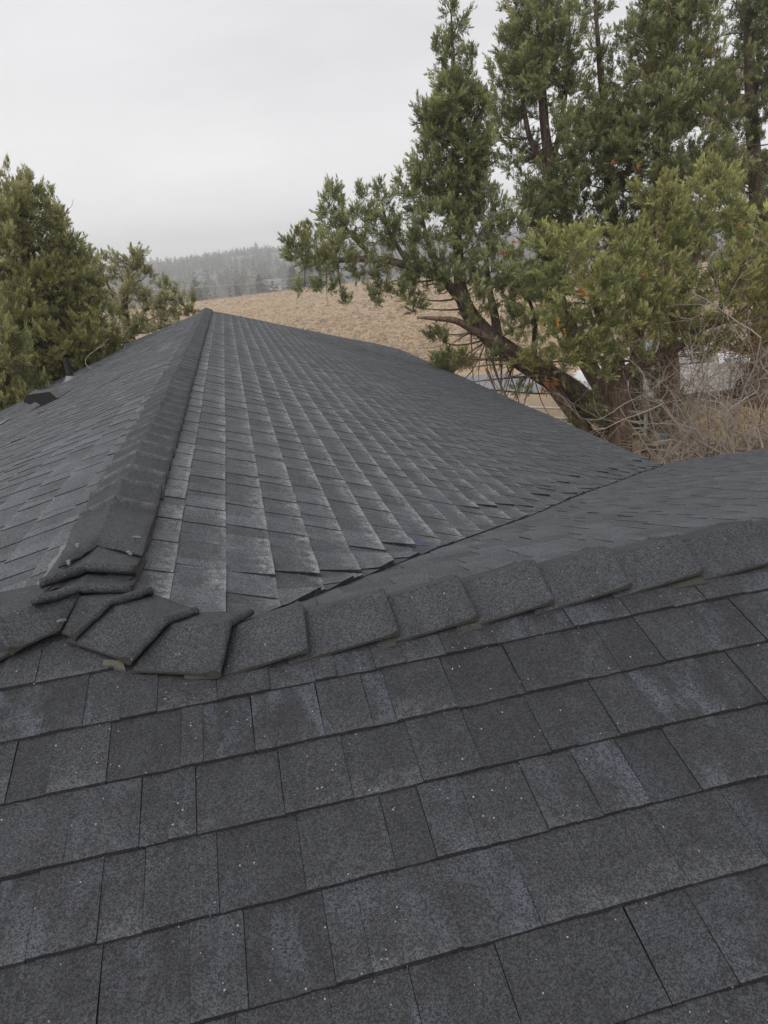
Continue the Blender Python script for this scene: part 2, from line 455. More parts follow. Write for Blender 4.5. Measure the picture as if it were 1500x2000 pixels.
def rows(plane):
    R = np.random.default_rng({'N': 3, 'R': 5, 'L': 9, 'F': 12}[plane])
    if plane == 'N':
        ks = range(-2, 20); pitch = .143 / math.sqrt(1 + SN * SN)
    elif plane == 'R': ks = range(-1, 37); pitch = .143 / math.sqrt(1 + SR * SR)
    elif plane == 'L': ks = range(0, 34); pitch = .1375
    else: ks = range(0, 42); pitch = .143 / math.sqrt(1 + SN * SN)
    for k in ks:
        if plane == 'N': bt = 1.313 - k * pitch; lo, hi = -2.4, 4.5; lo = -2.6 if k > 2 else -2.2
        elif plane == 'R':
            bt = -.262 + k * pitch
            if bt > XE + .05: bt = XE + .03
            lo = max(Y1 - (bt - X1) * KH, yv(bt)) - .3; hi = YE + (bt - X1) + .1
        elif plane == 'L':
            bt = X1 - .19 - k * pitch; lo = Y1 - KL * (X1 - bt) - .4; hi = YE + .92 * (X1 - bt) + .1
        else:
            bt = Y2 + .16 + k * pitch; bt = min(bt, YF + .03); lo = X1 + (bt - pitch - V0) / VK - .3; hi = 13.0
        x = lo + R.uniform(0, .2); tooth = R.random() < .5; tone_strip = 1.0; run = 0
        while x < hi:
            w = (R.uniform(.07, .155) if plane == 'N' else R.uniform(.06, .17)) if R.random() < .85 else R.uniform(.04, .07)
            run += w
            joint = .0008
            if run > 1.0: joint = R.uniform(.001, .0024); run = 0; tone_strip = R.uniform(.92, 1.08)
            hb = R.uniform(.0095, .0125) if tooth else R.uniform(.0060, .0080)
            ht = .003 if tooth else .001
            tone = (1.07 if tooth else .92) * R.uniform(.80, 1.20) * tone_strip
            dust = 0.0; blue = 0.0; lift = 0.0
            if plane == 'N':
                blue = abs(R.normal(0, .62)) * (1.0 if x > .25 else .6); dust = abs(R.normal(.0, .09))
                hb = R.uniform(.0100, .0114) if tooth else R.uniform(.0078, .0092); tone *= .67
            elif plane == 'R':
                g = math.exp(-((bt - .5) / 1.15) ** 2) * 1.0 + .10
                dust = max(0, g * R.uniform(.3, 1.4)); tone *= 1.62  # tone raised to paint in the sheen of a grazing view
                if x - (lo + .3) < .34 and bt > X2: lift = R.choice([0, 0, .003, .008]); hb += lift
            elif plane == 'L':
                dust = R.uniform(.05, .3); tone *= 1.9  # left slope: grazing sheen put into the tone as well
                if R.random() < .02: lift = .006
            else:
                dust = R.uniform(0, .14); tone *= 1.62  # far slope: lighter tone stands in for grazing sheen
                if R.random() < .035: lift = .003
                hb = .0062 + (.0012 if tooth else 0)
            if plane != 'N': hb *= .72
            j = lambda s_=.0006: R.normal(0, s_)
            a, b = x + joint, x + w
            up = pitch + .018; vv = -.018 / pitch
            # butt edge with a slightly uneven cut
            if plane == 'N':
                tp, bb = bt + up, bt
                nseg = 4 if k > -1 and k < 9 else 2
                edge = [(a + (b - a) * i / nseg, bb + j(), i / nseg, 1.0) for i in range(nseg + 1)]
                plan = [(b + j(), tp, 1, vv), (a + j(), tp, 0, vv)] + edge
                cen = (a + b) / 2
                cl = [(0, -1, Y2)] if cen > X2 else ([(-KH, -1, Y1 + KH * X1)] if cen > X1 else [])
                if cen < X1 + .1: cl.append((KL, -1, Y1 - KL * X1))
                add_tab(plan, zN, hb, ht, cl, np.array((0, -SN, 1)) / math.hypot(1, SN), tone, dust, blue)
            elif plane == 'R':
                plan = [(bt - up, a + j(), 0, vv), (bt + j(), a + j(), 0, 1.0), (bt + j(), (a + b) / 2, .5, 1.0), (bt + j(), b + j(), 1, 1.0), (bt - up, b + j(), 1, vv)]
                cl = [(-VK, 1, -(V0 - VK * X1) + .035), (KH, 1, -(Y1 + KH * X1)), (1, -1, YE - X1), (1, 0, -X1)]
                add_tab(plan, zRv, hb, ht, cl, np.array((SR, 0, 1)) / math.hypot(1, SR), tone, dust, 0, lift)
            elif plane == 'L':
                plan = [(bt + up, a + j(), 0, vv), (bt + up, b + j(), 1, vv), (bt + j(), b + j(), 1, 1.0), (bt + j(), a + j(), 0, 1.0)]
                cl = [(-KL, 1, -(Y1 - KL * X1)), (-.92, -1, YE + .92 * X1), (-1, 0, X1)]
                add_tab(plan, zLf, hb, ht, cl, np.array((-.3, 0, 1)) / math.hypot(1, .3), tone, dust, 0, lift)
            else:
                plan = [(a + j(), bt - up, 0, vv), (b + j(), bt - up, 1, vv), (b + j(), bt + j(), 1, 1.0), (a + j(), bt + j(), 0, 1.0)]
                cl = [(VK, -1, V0 - VK * X1), (0, 1, -Y2)]
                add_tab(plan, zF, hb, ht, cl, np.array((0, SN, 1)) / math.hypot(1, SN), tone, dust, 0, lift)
            x += w; tooth = not tooth if R.random() < .9 else tooth
for pl in 'NRLF': rows(pl)
tabs.sort(key=lambda t: -t[0])
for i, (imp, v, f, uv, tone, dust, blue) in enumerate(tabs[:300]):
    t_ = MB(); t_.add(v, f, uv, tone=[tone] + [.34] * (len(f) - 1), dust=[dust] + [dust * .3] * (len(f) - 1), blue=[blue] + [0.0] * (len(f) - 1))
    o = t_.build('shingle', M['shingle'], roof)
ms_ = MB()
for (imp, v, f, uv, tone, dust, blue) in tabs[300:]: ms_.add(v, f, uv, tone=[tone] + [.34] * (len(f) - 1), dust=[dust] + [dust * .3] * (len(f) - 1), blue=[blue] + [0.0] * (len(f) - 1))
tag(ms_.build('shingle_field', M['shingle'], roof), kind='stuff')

# ---- ridge and hip caps
def cap_mesh(S3, E3, nose=True, hs=.004, he=.014, noser=.011, thick=.005, soft=.02, tone=1.0, NW=14, jit=.0015, vtop=None):
    S3 = [Vector(p_) for p_ in S3]; E3 = [Vector(p_) for p_ in E3]
    L = (E3[1] - S3[1]).length
    if nose:
        r = noser
        prof = [(0, hs), (.3, hs + (he - hs) * .35), (.6, hs + (he - hs) * .6), (.80, he * .86), (1 - 2.2 * r / L, he + r * .2), (1 - 1.3 * r / L, he + r * .75), (1 - .5 * r / L, he + r * .8), (1, he + r * .3), (1 + .15 * r / L, he - r * .35),
                (1 - .2 * r / L, he - r * .95), (1 - .9 * r / L, he - r * 1.25), (1 - 1.8 * r / L, he - r * 1.0), (.75, he * .8 - thick), (.3, hs - thick * .5), (0, hs - thick)]
    else:
        prof = [(0, hs), (.35, hs + (he - hs) * .4), (.7, hs + (he - hs) * .75), (1, he), (1, he - thick), (.5, (hs + he) / 2 - thick), (0, hs - thick)]
    V = []; n = len(prof); UV = []
    sq = math.sqrt(soft); nrm = math.sqrt(1 + soft) - sq
    js = [random.gauss(0, jit) for _ in range(NW + 1)]
    for i in range(NW + 1):
        w = -1 + 2 * i / NW; u = (math.sqrt(w * w + soft) - sq) / nrm; t = .5 + .5 * w / math.sqrt(w * w + soft)
        for (sp, h) in prof:
            A = S3[0].lerp(E3[0], sp) ; B = S3[2].lerp(E3[2], sp); C = S3[1].lerp(E3[1], sp)
            if sp > 1:
                A = E3[0] + (E3[0] - S3[0]) * (sp - 1); B = E3[2] + (E3[2] - S3[2]) * (sp - 1); C = E3[1] + (E3[1] - S3[1]) * (sp - 1)
            W_ = A.lerp(B, t); P = C + (W_ - C) * u
            P = P + Vector((0, 0, h + js[i] * sp))
            V.append(P); UV.append((i / NW, .3 + .4 * sp if vtop is None else vtop * max(0, min(1, (sp - .72) / .2))))
    F = []
    for i in range(NW):
        for j in range(n):
            a, b = i * n + j, i * n + (j + 1) % n
            F.append((a, b, b + n, a + n))
    F.append(tuple(range(n - 1, -1, -1))); F.append(tuple(NW * n + j for j in range(n)))
    return V, F, UV
def cap(S3, E3, mat='cap', name='ridge_cap', dust=.05, tone=1.0, **k):
    V, F, UV = cap_mesh(S3, E3, **k)
    q = MB(); q.add(V, F, UV, tone=tone, dust=dust, blue=0.0)
    o = q.build(name, M[mat], roof, True)
    me = o.data
    if mat == 'cap':
        me.materials.append(M['capedge'])
        for p_ in list(me.polygons)[-2:]: p_.material_index = 1
    me.polygons.foreach_set('use_smooth', [True] * (len(me.polygons) - 2) + [False, False])
    return o
HW = .120      # half width in plan
def r1(y, h=0):
    return ((X1 - HW, y, zLf(X1 - HW, y) + h), (X1, y, ZR + sag(X1, y) + h + .012), (X1 + HW, y, zRt(X1 + HW, y) + h))
def r2(x, h=0):
    return ((x, Y2 - HW, zN(x, Y2 - HW) + h), (x, Y2, Z2 + sag(x, Y2) + h + .012), (x, Y2 + HW, zF(x, Y2 + HW) + h))
R = random.Random(4)
# main ridge: the rolled ends look away from the camera
y = 2.12
while y < YE:
    g = R.uniform(-.004, .004)
    S3 = [Vector(p_) + Vector((R.uniform(-.004, .004), 0, 0)) for p_ in r1(y - .05, .006)]
    cap(S3, r1(min(y + .2, YE + .05), .010), tone=R.uniform(.9, 1.1), dust=R.uniform(.35, .6), he=.021 + g, noser=.012, vtop=1.0)  # dust value here paints the crest highlight on each rolled end
    y += .2
# wing ridge: rolled ends look to the right
xs = [-.10, .053, .25, .435, .622, .82, 1.008, 1.215]
while xs[-1] < 12: xs.append(xs[-1] + .196)
for i in range(len(xs) - 1):
    a, b = xs[i] - .05, xs[i + 1]
    E3 = [Vector(p_) + Vector((R.uniform(-.006, .006), R.uniform(-.004, .004), R.uniform(-.002, .003))) for p_ in r2(b, .014)]
    cap(r2(a, .004), E3, tone=R.uniform(.92, 1.1), he=.015 + R.uniform(-.002, .003), noser=.007)
# light cut edges peeping out under some wing caps
for i, (a, b) in enumerate([(.19, .24), (.37, .44), (1.15, 1.215), (.91, 1.0)]):
    q = MB(); z0 = zN(a, Y2 - HW)
    q.add([(a, Y2 - HW - .004, z0 + .004), (b, Y2 - HW - .012, z0 + .010), (b, Y2 - .02, zN(b, Y2 - .02) + .012), (a, Y2 - .02, zN(a, Y2 - .02) + .010),
           (a, Y2 - HW - .004, z0 + .0005), (b, Y2 - HW - .012, z0 + .005)], [(0, 1, 2, 3), (0, 4, 5, 1), (1, 5, 2), (0, 3, 4)])
    q.build('cap_layer', M['capedge'], roof)
# left hip
def lh(t, h=0):      # t metres in plan left of the ridge end
    x = X1 - t; yy = Y1 - KL * t
    dx, dy = -KL, 1.0; n_ = math.hypot(dx, dy); dx, dy = dx / n_ * HW, dy / n_ * HW
    # near wing lies on the near plane, far wing on the left plane
    return ((x - dx, yy - dy, zN(x - dx, yy - dy) + h), (x, yy, zN(x, yy) + h + .012), (x + dx, yy + dy, zLf(x + dx, yy + dy) + h))
for k in range(7, 0, -1):
    t = .13 + k * .2
    cap(lh(t - .24, .006), lh(t, .012), tone=R.uniform(.92, 1.08), he=.016)
# first left hip cap, end cut square against the stack
cap(((-0.490,1.566,4.271), (-0.452,1.667,4.312), (-.47, 1.76, 4.315)), ((-0.589,1.519,4.252), (-0.650,1.594,4.304), (-.735, 1.80, 4.285)), he=.012, tone=1.0)
# the three caps turning from the ridge end down to the wing ridge
cap(((-0.502,1.582,4.260), (-0.464,1.664,4.306), (-0.358,1.778,4.283)), ((-0.455,1.531,4.254), (-0.371,1.575,4.303), (-0.289,1.666,4.275)), he=.012, noser=.0105, tone=1.02, jit=.001)
cap(((-0.478,1.545,4.250), (-0.390,1.598,4.303), (-0.301,1.688,4.270)), ((-0.329,1.431,4.220), (-0.245,1.492,4.271), (-0.185,1.593,4.234)), he=.012, noser=.0105, tone=1.05, jit=.001)
cap(((-0.329,1.423,4.211), (-0.259,1.505,4.267), (-0.195,1.624,4.226)), ((-0.143,1.359,4.194), (-0.108,1.467,4.253), (-0.058,1.547,4.232)), he=.010, noser=.010, tone=1.0, jit=.001)
# the stack at the end of the main ridge, rolled ends towards the camera
def ys(px3): return px3
cap(((X1 - HW, 1.90, zLf(X1 - HW, 1.9) + .012), (X1, 1.90, ZR + .004), (X1 + HW, 1.90, zRt(X1 + HW, 1.9) + .012)),
    ((-0.549,1.611,4.324), (-0.452,1.653,4.320), (-0.336,1.645,4.297)), he=.010, noser=.012, hs=.0, tone=1.0, jit=.001)
cap(((X1 - HW, 2.1, zLf(X1 - HW, 2.1) + .010), (X1, 2.1, ZR + .010), (X1 + HW, 2.1, zRt(X1 + HW, 2.1) + .010)),
    ((-0.540,1.670,4.341), (-0.452,1.751,4.332), (-0.333,1.731,4.311)), he=.010, noser=.013, hs=.0, tone=1.0, jit=.001)
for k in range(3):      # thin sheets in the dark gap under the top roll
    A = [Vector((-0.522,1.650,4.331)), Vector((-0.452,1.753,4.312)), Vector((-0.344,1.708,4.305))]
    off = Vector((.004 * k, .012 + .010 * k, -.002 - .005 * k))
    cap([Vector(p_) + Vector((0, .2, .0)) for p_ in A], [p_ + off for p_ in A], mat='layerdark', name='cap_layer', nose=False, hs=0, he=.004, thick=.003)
cap(((X1 - HW, 2.22, zLf(X1 - HW, 2.2) + .034), (X1, 2.22, ZR + .050), (X1 + HW, 2.22, zRt(X1 + HW, 2.2) + .034)),
    ((-0.510,1.740,4.354), (-0.452,1.933,4.328), (-0.328,1.844,4.313)), nose=False, hs=.0, he=.006, thick=.006, tone=1.05, name='ridge_cap')
# light scrap under the turning caps
for (a, b, c_, d_) in [((-0.393,1.462,4.223), (-0.343,1.435,4.213), (-0.349,1.457,4.226), (-0.389,1.469,4.230)), ((-0.219,1.387,4.199), (-0.147,1.369,4.192), (-0.142,1.391,4.205), (-0.216,1.407,4.210))]:
    q = MB(); lo = [Vector(p_) - Vector((0, 0, .006)) for p_ in (a, b)]
    q.add([a, b, c_, d_, lo[0], lo[1]], [(0, 1, 2, 3), (0, 4, 5, 1)])
    q.build('cap_layer', M['layer'], roof)
# worn pale strip along the left edge of the ridge stack
q = MB(); A, B = Vector((X1 - HW - .012, 1.66, 0)), Vector((X1 - HW - .006, 2.1, 0)); vv_ = []; ff_ = []
for i in range(13):
    t = i / 12; P = A.lerp(B, t); w = .010 + .006 * math.sin(i * 1.7)
    for dx in (-w, w):
        vv_.append((P.x + dx, P.y, zLf(P.x + dx, P.y) + .014))
ff_ = [(2 * i, 2 * i + 1, 2 * i + 3, 2 * i + 2) for i in range(12)]
q.add(vv_, ff_); q.build('edge_strip', M['strip'], roof)
# exposed nails with crumbs of sealant
def nail(P):
    q = MB(); P = Vector(P); a = R.uniform(0, 6.28); d = Vector((math.cos(a), math.sin(a), 0))
    q.tube([P - d * .010 + Vector((0, 0, .001)), P + Vector((0, 0, .004)), P + d * .008 + Vector((0, 0, .002))], [.003, .005, .003], 6)
    q.tube([P + d * .006, P + d * .006 + Vector((0, 0, .006)), P + d * .006 + Vector((0, 0, .008))], [.002, .006, .0055], 8)
    q.build('nail', M['nail'], roof)
for P in ((-0.351,1.951,4.327), (-0.486,1.866,4.359), (-0.356,1.830,4.329), (-0.486,1.750,4.359), (-0.475,1.546,4.300)): nail(P)

# stray pale grit lying on the shingles
RGt = np.random.default_rng(77); q = MB()
for k in range(170):
    x = RGt.uniform(-1.2, 1.6); y = RGt.uniform(.25, 1.36) if RGt.random() < .75 else RGt.uniform(1.2, 1.36); r = RGt.uniform(.0009, .0023) * (1.5 if RGt.random() < .1 else 1)
    C = Vector((x, y, zN(x, y) + .0075 + r)); pts = [C + Vector((RGt.normal(0, 1), RGt.normal(0, 1), RGt.normal(0, .8))).normalized() * r * RGt.uniform(.7, 1.3) for _ in range(4)]
    q.add(pts + [C + Vector((0, 0, r))], [(0, 1, 2), (0, 2, 3), (0, 3, 1), (1, 3, 2), (0, 1, 4), (1, 2, 4), (2, 3, 4)])
M['grit'] = simple('pale_grit', (.45, .43, .40), .8, .3, .4, 60)
tag(q.build('grit', M['grit']), kind='stuff')

# ---- roof fittings
def vent_box(C):
    C = Vector(C)
    ev = bpy.data.objects.new('roof_vent', None); COL.objects.link(ev); ev.parent = house; ev.matrix_parent_inverse = Matrix.Translation(-house.location)
    ex = Vector((1, 0, .335)).normalized(); ey = Vector((0, 1, 0)); ez = Vector((-.335, 0, 1)).normalized()
    def L(a, b, c_): return C + ex * a + ey * b + ez * c_
    # hood in profile along the slope: open lip downhill, crest, then falling to the roof uphill
    pr = [(-.10, -.02), (-.15, .075), (-.22, .075), (-.27, .135), (-.185, .185), (.06, .105), (.10, -.02)]; n = len(pr); y0, y1_ = -.14, .16
    h = MB(); h.add([L(a, y0 + .004, c_) for a, c_ in pr] + [L(a, y1_, c_) for a, c_ in pr], [(i, i + 1, n + i + 1, n + i) for i in range(3, n - 1)] + [tuple(n + i for i in range(n))])
    h.build('hood', M['ventgrey'], ev)
    t = MB(); t.add([L(a, y0, c_ - .004) for a, c_ in pr] + [L(a, y1_ - .01, c_ - .004) for a, c_ in pr], [tuple(range(n - 1, -1, -1))] + [(i, i + 1, n + i + 1, n + i) for i in range(0, 3)])
    t.build('opening', M['black'], ev)
    b_ = MB(); b_.add([L(-.16, -.2, .009), L(.2, -.2, .009), L(.2, .22, .009), L(-.16, .22, .009)], [(0, 1, 2, 3)]); b_.build('flange', M['ventgrey'], ev)
    ev['label'] = 'black slant back roof vent on the left roof slope'
vent_box((-2.294,9.392,3.715))
def vent_pipe(C, r=.05, h=.34):
    C = Vector(C)
    ev = bpy.data.objects.new('vent_pipe', None); COL.objects.link(ev); ev.parent = house; ev.matrix_parent_inverse = Matrix.Translation(-house.location)
    q = MB(); n = 14
    q.tube([C + Vector((0, 0, -.05)), C + Vector((-.008, 0, h))], [r, r], n, False)
    q.tube([C + Vector((-.008, 0, h)), C + Vector((-.008, 0, h - .06))], [r * .82, r * .82], n, True)
    q.build('pipe', M['black'], None, True).parent = ev
    f = MB(); f.tube([C + Vector((-.01, 0, -.03)), C + Vector((0, 0, .07))], [.11, .06], n, False)
    sl = .32; a = .17
    f.add([C + Vector((x, y_, x * sl + .014)) for x, y_ in ((-a, -a), (a, -a), (a, a), (-a, a))], [(0, 1, 2, 3)])
    f.build('flashing', M['lead'], None).parent = ev
    ev['label'] = 'black vent pipe in a grey flashing on the left roof slope'
vent_pipe((-2.659,12.315,3.593))
vent_pipe((-3.072,9.458,3.459), .05, .12)
bpy.context.view_layer.update()

# ---------------------------------------------------------------- trees
def leaf_tris(C, D, L, nb, bl, bw, R, up=.25, spread=.85, off=None):
    """C,D (N,3) tuft bases and axes -> (N*nb,3,3) blades and tones"""
    N = len(C); D = D / np.linalg.norm(D, axis=1, keepdims=True)
    t = R.random((N, nb)) ** .8
    rad = R.normal(size=(N, nb, 3)); rad /= np.linalg.norm(rad, axis=2, keepdims=True)
    Lr = (L * R.uniform(.7, 1.25, N))[:, None, None]
    pos = C[:, None, :] + D[:, None, :] * (t[..., None] * Lr) + rad * (Lr * .30 * ((1.12 - t) * (.35 + .65 * np.minimum(1, t * 4)))[..., None]) * R.random((N, nb, 1)) ** .5
    ax = D[:, None, :] * 1.0 + rad * (spread * (.85 - .45 * t))[..., None]; ax[..., 2] += up
    ax /= np.linalg.norm(ax, axis=2, keepdims=True)
    sd_ = np.cross(ax, R.normal(size=(N, nb, 3))); sd_ /= np.linalg.norm(sd_, axis=2, keepdims=True) + 1e-9
    ln = bl * R.uniform(.6, 1.35, (N, nb, 1)); wd = bw * R.uniform(.7, 1.3, (N, nb, 1))
    V = np.stack([pos - sd_ * wd * .5, pos + sd_ * wd * .5, pos + ax * ln], 2).reshape(-1, 3, 3)
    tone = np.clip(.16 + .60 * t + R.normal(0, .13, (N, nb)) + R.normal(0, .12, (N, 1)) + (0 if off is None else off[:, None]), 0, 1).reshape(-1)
    return V, tone

def lobes_to_leaves(lobes, R, dens=1.0, tuftL=.23, nb=40, bl=.060, bw=.0150, upb=.6):
    """lobes: (centre, (rx,ry,rz)) ; tufts on the upper/outer shell, some inside"""
    Cs, Ds, Of = [], [], []
    for c, r in lobes:
        r = np.array(r, float); c = np.array(c, float); g = np.prod(r) ** (1 / 3) / .4
        ns = max(4, int(dens * 13 * g ** 1.7)); lob_off = R.normal(0, .07)
        d = R.normal(size=(ns, 3)); d /= np.linalg.norm(d, axis=1, keepdims=True); d[:, 2] = d[:, 2] * .85 + .12
        P = c + d * r * (R.uniform(.45, 1.0, (ns, 1)) ** .7)
        k = 4
        ax = (d * .7 + np.array((0, 0, upb)))[:, None, :] + R.normal(0, .42, (ns, k, 3))
        Cs.append((P[:, None, :] - ax * .06 + R.normal(0, .028, (ns, k, 3))).reshape(-1, 3)); Ds.append(ax.reshape(-1, 3))
        Of.append(np.repeat(R.normal(lob_off, .12, ns), k))
    return leaf_tris(np.concatenate(Cs), np.concatenate(Ds), tuftL, nb, bl, bw, R, off=np.concatenate(Of))

def limb(mb, a, b, r0, r1_, R, bend=.15, seg=6, n=6, sagz=0):
    a, b = np.array(a, float), np.array(b, float); L = np.linalg.norm(b - a)
    mid = (a + b) / 2 + R.normal(0, bend * L * .5, 3) + np.array((0, 0, sagz * L))
    pts = [(1 - t) ** 2 * a + 2 * t * (1 - t) * mid + t * t * b for t in np.linspace(0, 1, n)]
    mb.tube(pts, list(np.linspace(r0, r1_, n)), seg, True)
    return pts

def tree(name, label, trunk, rads, lobes, mat, barkm='bark', seed=1, dens=1.0, flute=.16, stems=(), group=None, trunk_from=None, cat='tree', limb_r=.022, leaf=None, twigs=2):
    """trunk: polyline of (x,y,z); rads radii; lobes: list of (centre,(r)); stems: extra polylines (pts, r0, r1)"""
    R = np.random.default_rng(seed); random.seed(seed)
    trunk = [np.array(p_, float) for p_ in trunk]; trunk[0][2] = -.1          # rooted in the ground
    root = empty(name, tuple(trunk[0])); tag(root, label, cat, group)
    tp = catmull(trunk, 5); rr = list(np.interp(np.linspace(0, len(rads) - 1, len(tp)), range(len(rads)), rads))
    tm = MB(); tm.tube(tp, rr, 14, True, flute)
    tm.build('trunk', M[barkm], root, True)
    lm = MB(); nodes = [np.array(p_) for p_ in tp[len(tp) // 4:]]; nrad = rr[len(tp) // 4:]
    for (pts, r0, r1_) in stems:
        sp = catmull(pts, 5); lm.tube(sp, list(np.linspace(r0, r1_, len(sp))), 8, True, flute * .7)
        nodes += [np.array(p_) for p_ in sp]; nrad += list(np.linspace(r0, r1_, len(sp)))
    NA_ = np.array(nodes)
    for c, r in lobes:
        c = np.array(c); d = c - NA_; dist = np.linalg.norm(d, axis=1) + np.where(d[:, 2] < .1, .8, 0) * 1.0
        i = int(np.argmin(dist)); a = NA_[i]
        L = np.linalg.norm(c - a); r0 = min(nrad[i] * .7, limb_r * (.5 + .5 * L))
        if L > .15:
            pts = limb(lm, a, c, r0, .007, R, .25, 5, 6, -.05)
        for k in range(twigs):
            e = c + R.normal(0, 1, 3) * np.array(r) * .7; limb(lm, c - (c - a) * .15, e, .007, .003, R, .3, 3, 4)
    tag(lm.build('limbs', M[barkm], root, True), kind='stuff')
    kw = dict(leaf or {})
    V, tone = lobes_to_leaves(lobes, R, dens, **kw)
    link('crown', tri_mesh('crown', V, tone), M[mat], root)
    return root

def column_lobes(axis, prof, n, R, size=(.22, .42), squash=(1, 1, 1.35), hollow=.35, low=0.0):
    """lobes round a polyline axis; prof: [(t, radius)] along it"""
    ax = np.array(axis, float); seg = np.linalg.norm(np.diff(ax, axis=0), axis=1); cum = np.concatenate([[0], np.cumsum(seg)]) / seg.sum()
    out = []; T = np.array([p_[0] for p_ in prof]); PR = np.array([p_[1] for p_ in prof])
    ts = np.linspace(0, 1, 400); w = np.interp(ts, T, PR) ** 1.3 + .02; w /= w.sum()
    for t in R.choice(ts, n, p=w):
        c = np.array([np.interp(t, cum, ax[:, k]) for k in range(3)]); r = np.interp(t, T, PR)
        a = R.uniform(0, 2 * np.pi); q = (hollow + (1 - hollow) * R.random()) * r * (.8 + .4 * R.random())
        s = R.uniform(*size) * (.55 + .45 * min(1, r / .8))
        out.append((c + np.array((math.cos(a) * q, math.sin(a) * q, R.normal(0, .12))), tuple(s * k for k in squash)))
    return out

def PL(*pts): return [np.array(p_) for p_ in pts]
def lob(lst):   # (point, r) or (point,(r..))
    return [(np.array(c), (r, r, r * 1.15) if not hasattr(r, '__len__') else r) for c, r in lst]

# leaning juniper with the slim spire and the long limb to the left
RA = np.random.default_rng(21)
trunkA = PL((8.154,14.722,-0.100), (7.493,14.600,1.293), (6.717,14.500,2.042), (5.640,14.400,2.790), (5.095,14.400,3.254), (4.733,14.400,3.726), (4.598,14.400,4.192), (4.584,14.400,4.827), (4.592,14.400,5.767), (4.647,14.400,7.096), (4.694,14.400,8.263), (4.712,14.400,8.979))
spireA = PL((4.599,14.400,5.395), (4.632,14.400,6.397), (4.664,14.400,7.352), (4.688,14.400,8.182), (4.704,14.400,8.995))
lobA = column_lobes(spireA, [(0, .48), (.25, .68), (.45, .72), (.62, .66), (.78, .42), (.9, .22), (1, .05)], 74, RA, (.17, .31), (1, 1, 1.5), .30)
lobA += lob([((1.552,13.900,5.193), .38), ((1.339,13.700,5.295), .25), ((1.916,14.000,5.340), .42), ((2.137,14.200,5.730), (.33, .35, .55)), ((2.074,14.200,5.999), (.16, .16, .4)), ((2.555,14.200,5.561), .44), ((2.672,14.200,5.907), (.22, .22, .42)), ((3.008,14.300,5.436), .42),
             ((3.193,14.400,5.880), (.25, .25, .5)), ((3.475,14.200,5.299), .44), ((2.119,13.700,5.003), .33), ((1.663,13.600,4.869), .24), ((1.381,13.500,4.589), .16), ((1.782,13.600,4.546), .22), ((2.089,13.600,4.315), .12), ((2.635,14.000,4.821), .34), ((2.795,13.900,4.343), .22),
             ((2.696,13.900,4.165), .14), ((3.211,14.000,4.579), .36), ((3.434,14.000,4.226), .30), ((3.561,14.100,3.968), .17), ((3.849,14.200,4.893), .46), ((3.859,14.500,5.925), (.38, .4, .6)), ((4.040,14.500,6.273), .36), ((3.672,14.500,6.121), (.22, .22, .4)), ((4.067,14.100,5.425), .5),
             ((3.860,14.200,4.369), .36), ((4.181,14.000,4.577), .4), ((4.701,13.900,4.241), .38), ((4.834,14.000,5.077), .48), ((5.122,14.000,4.580), .46), ((5.489,14.200,5.166), .42), ((5.351,14.500,5.525), .4), ((4.795,14.100,3.735), .3), ((5.361,14.000,3.926), .42), ((5.503,13.900,4.447), .45),
             ((3.985,14.000,3.285), .22), ((3.870,14.000,3.448), .16), ((5.612,14.000,3.349), .36), ((5.008,13.900,2.919), .2), ((5.814,13.800,3.738), .44), ((6.040,13.800,4.105), .4), ((5.641,13.900,2.108), .17), ((7.288,14.200,1.508), .22), ((6.929,14.200,1.781), .18), ((7.305,14.000,1.316), .25), ((6.947,14.000,1.254), .16)])
treeA = tree('juniper_tree', 'leaning juniper with a slim pointed spire and a long limb reaching left over the roof', trunkA, [.27, .27, .25, .21, .18, .16, .13, .10, .075, .05, .03, .012], lobA, 'jun', 'bark', 31, 1.6, .16,
             stems=[(PL((4.637,14.400,3.938), (4.177,14.300,4.432), (3.528,14.200,4.736), (2.817,14.100,4.943), (2.114,14.000,4.981), (1.540,13.900,5.106)), .11, .03),
                    (PL((5.365,14.400,3.013), (5.319,14.500,3.657), (5.268,14.600,4.168), (5.242,14.600,4.769), (5.405,14.600,5.432)), .11, .03),
                    (PL((6.091,14.400,2.465), (6.084,14.200,3.281), (5.853,14.000,4.022)), .08, .03),
                    (PL((3.528,14.200,4.736), (3.207,14.300,5.419), (3.132,14.400,5.975)), .05, .015), (PL((2.817,14.100,4.943), (2.400,14.200,5.485), (2.163,14.200,5.948)), .045, .012), (PL((4.156,14.300,4.434), (3.968,14.500,5.362), (3.904,14.500,6.103)), .06, .015)])
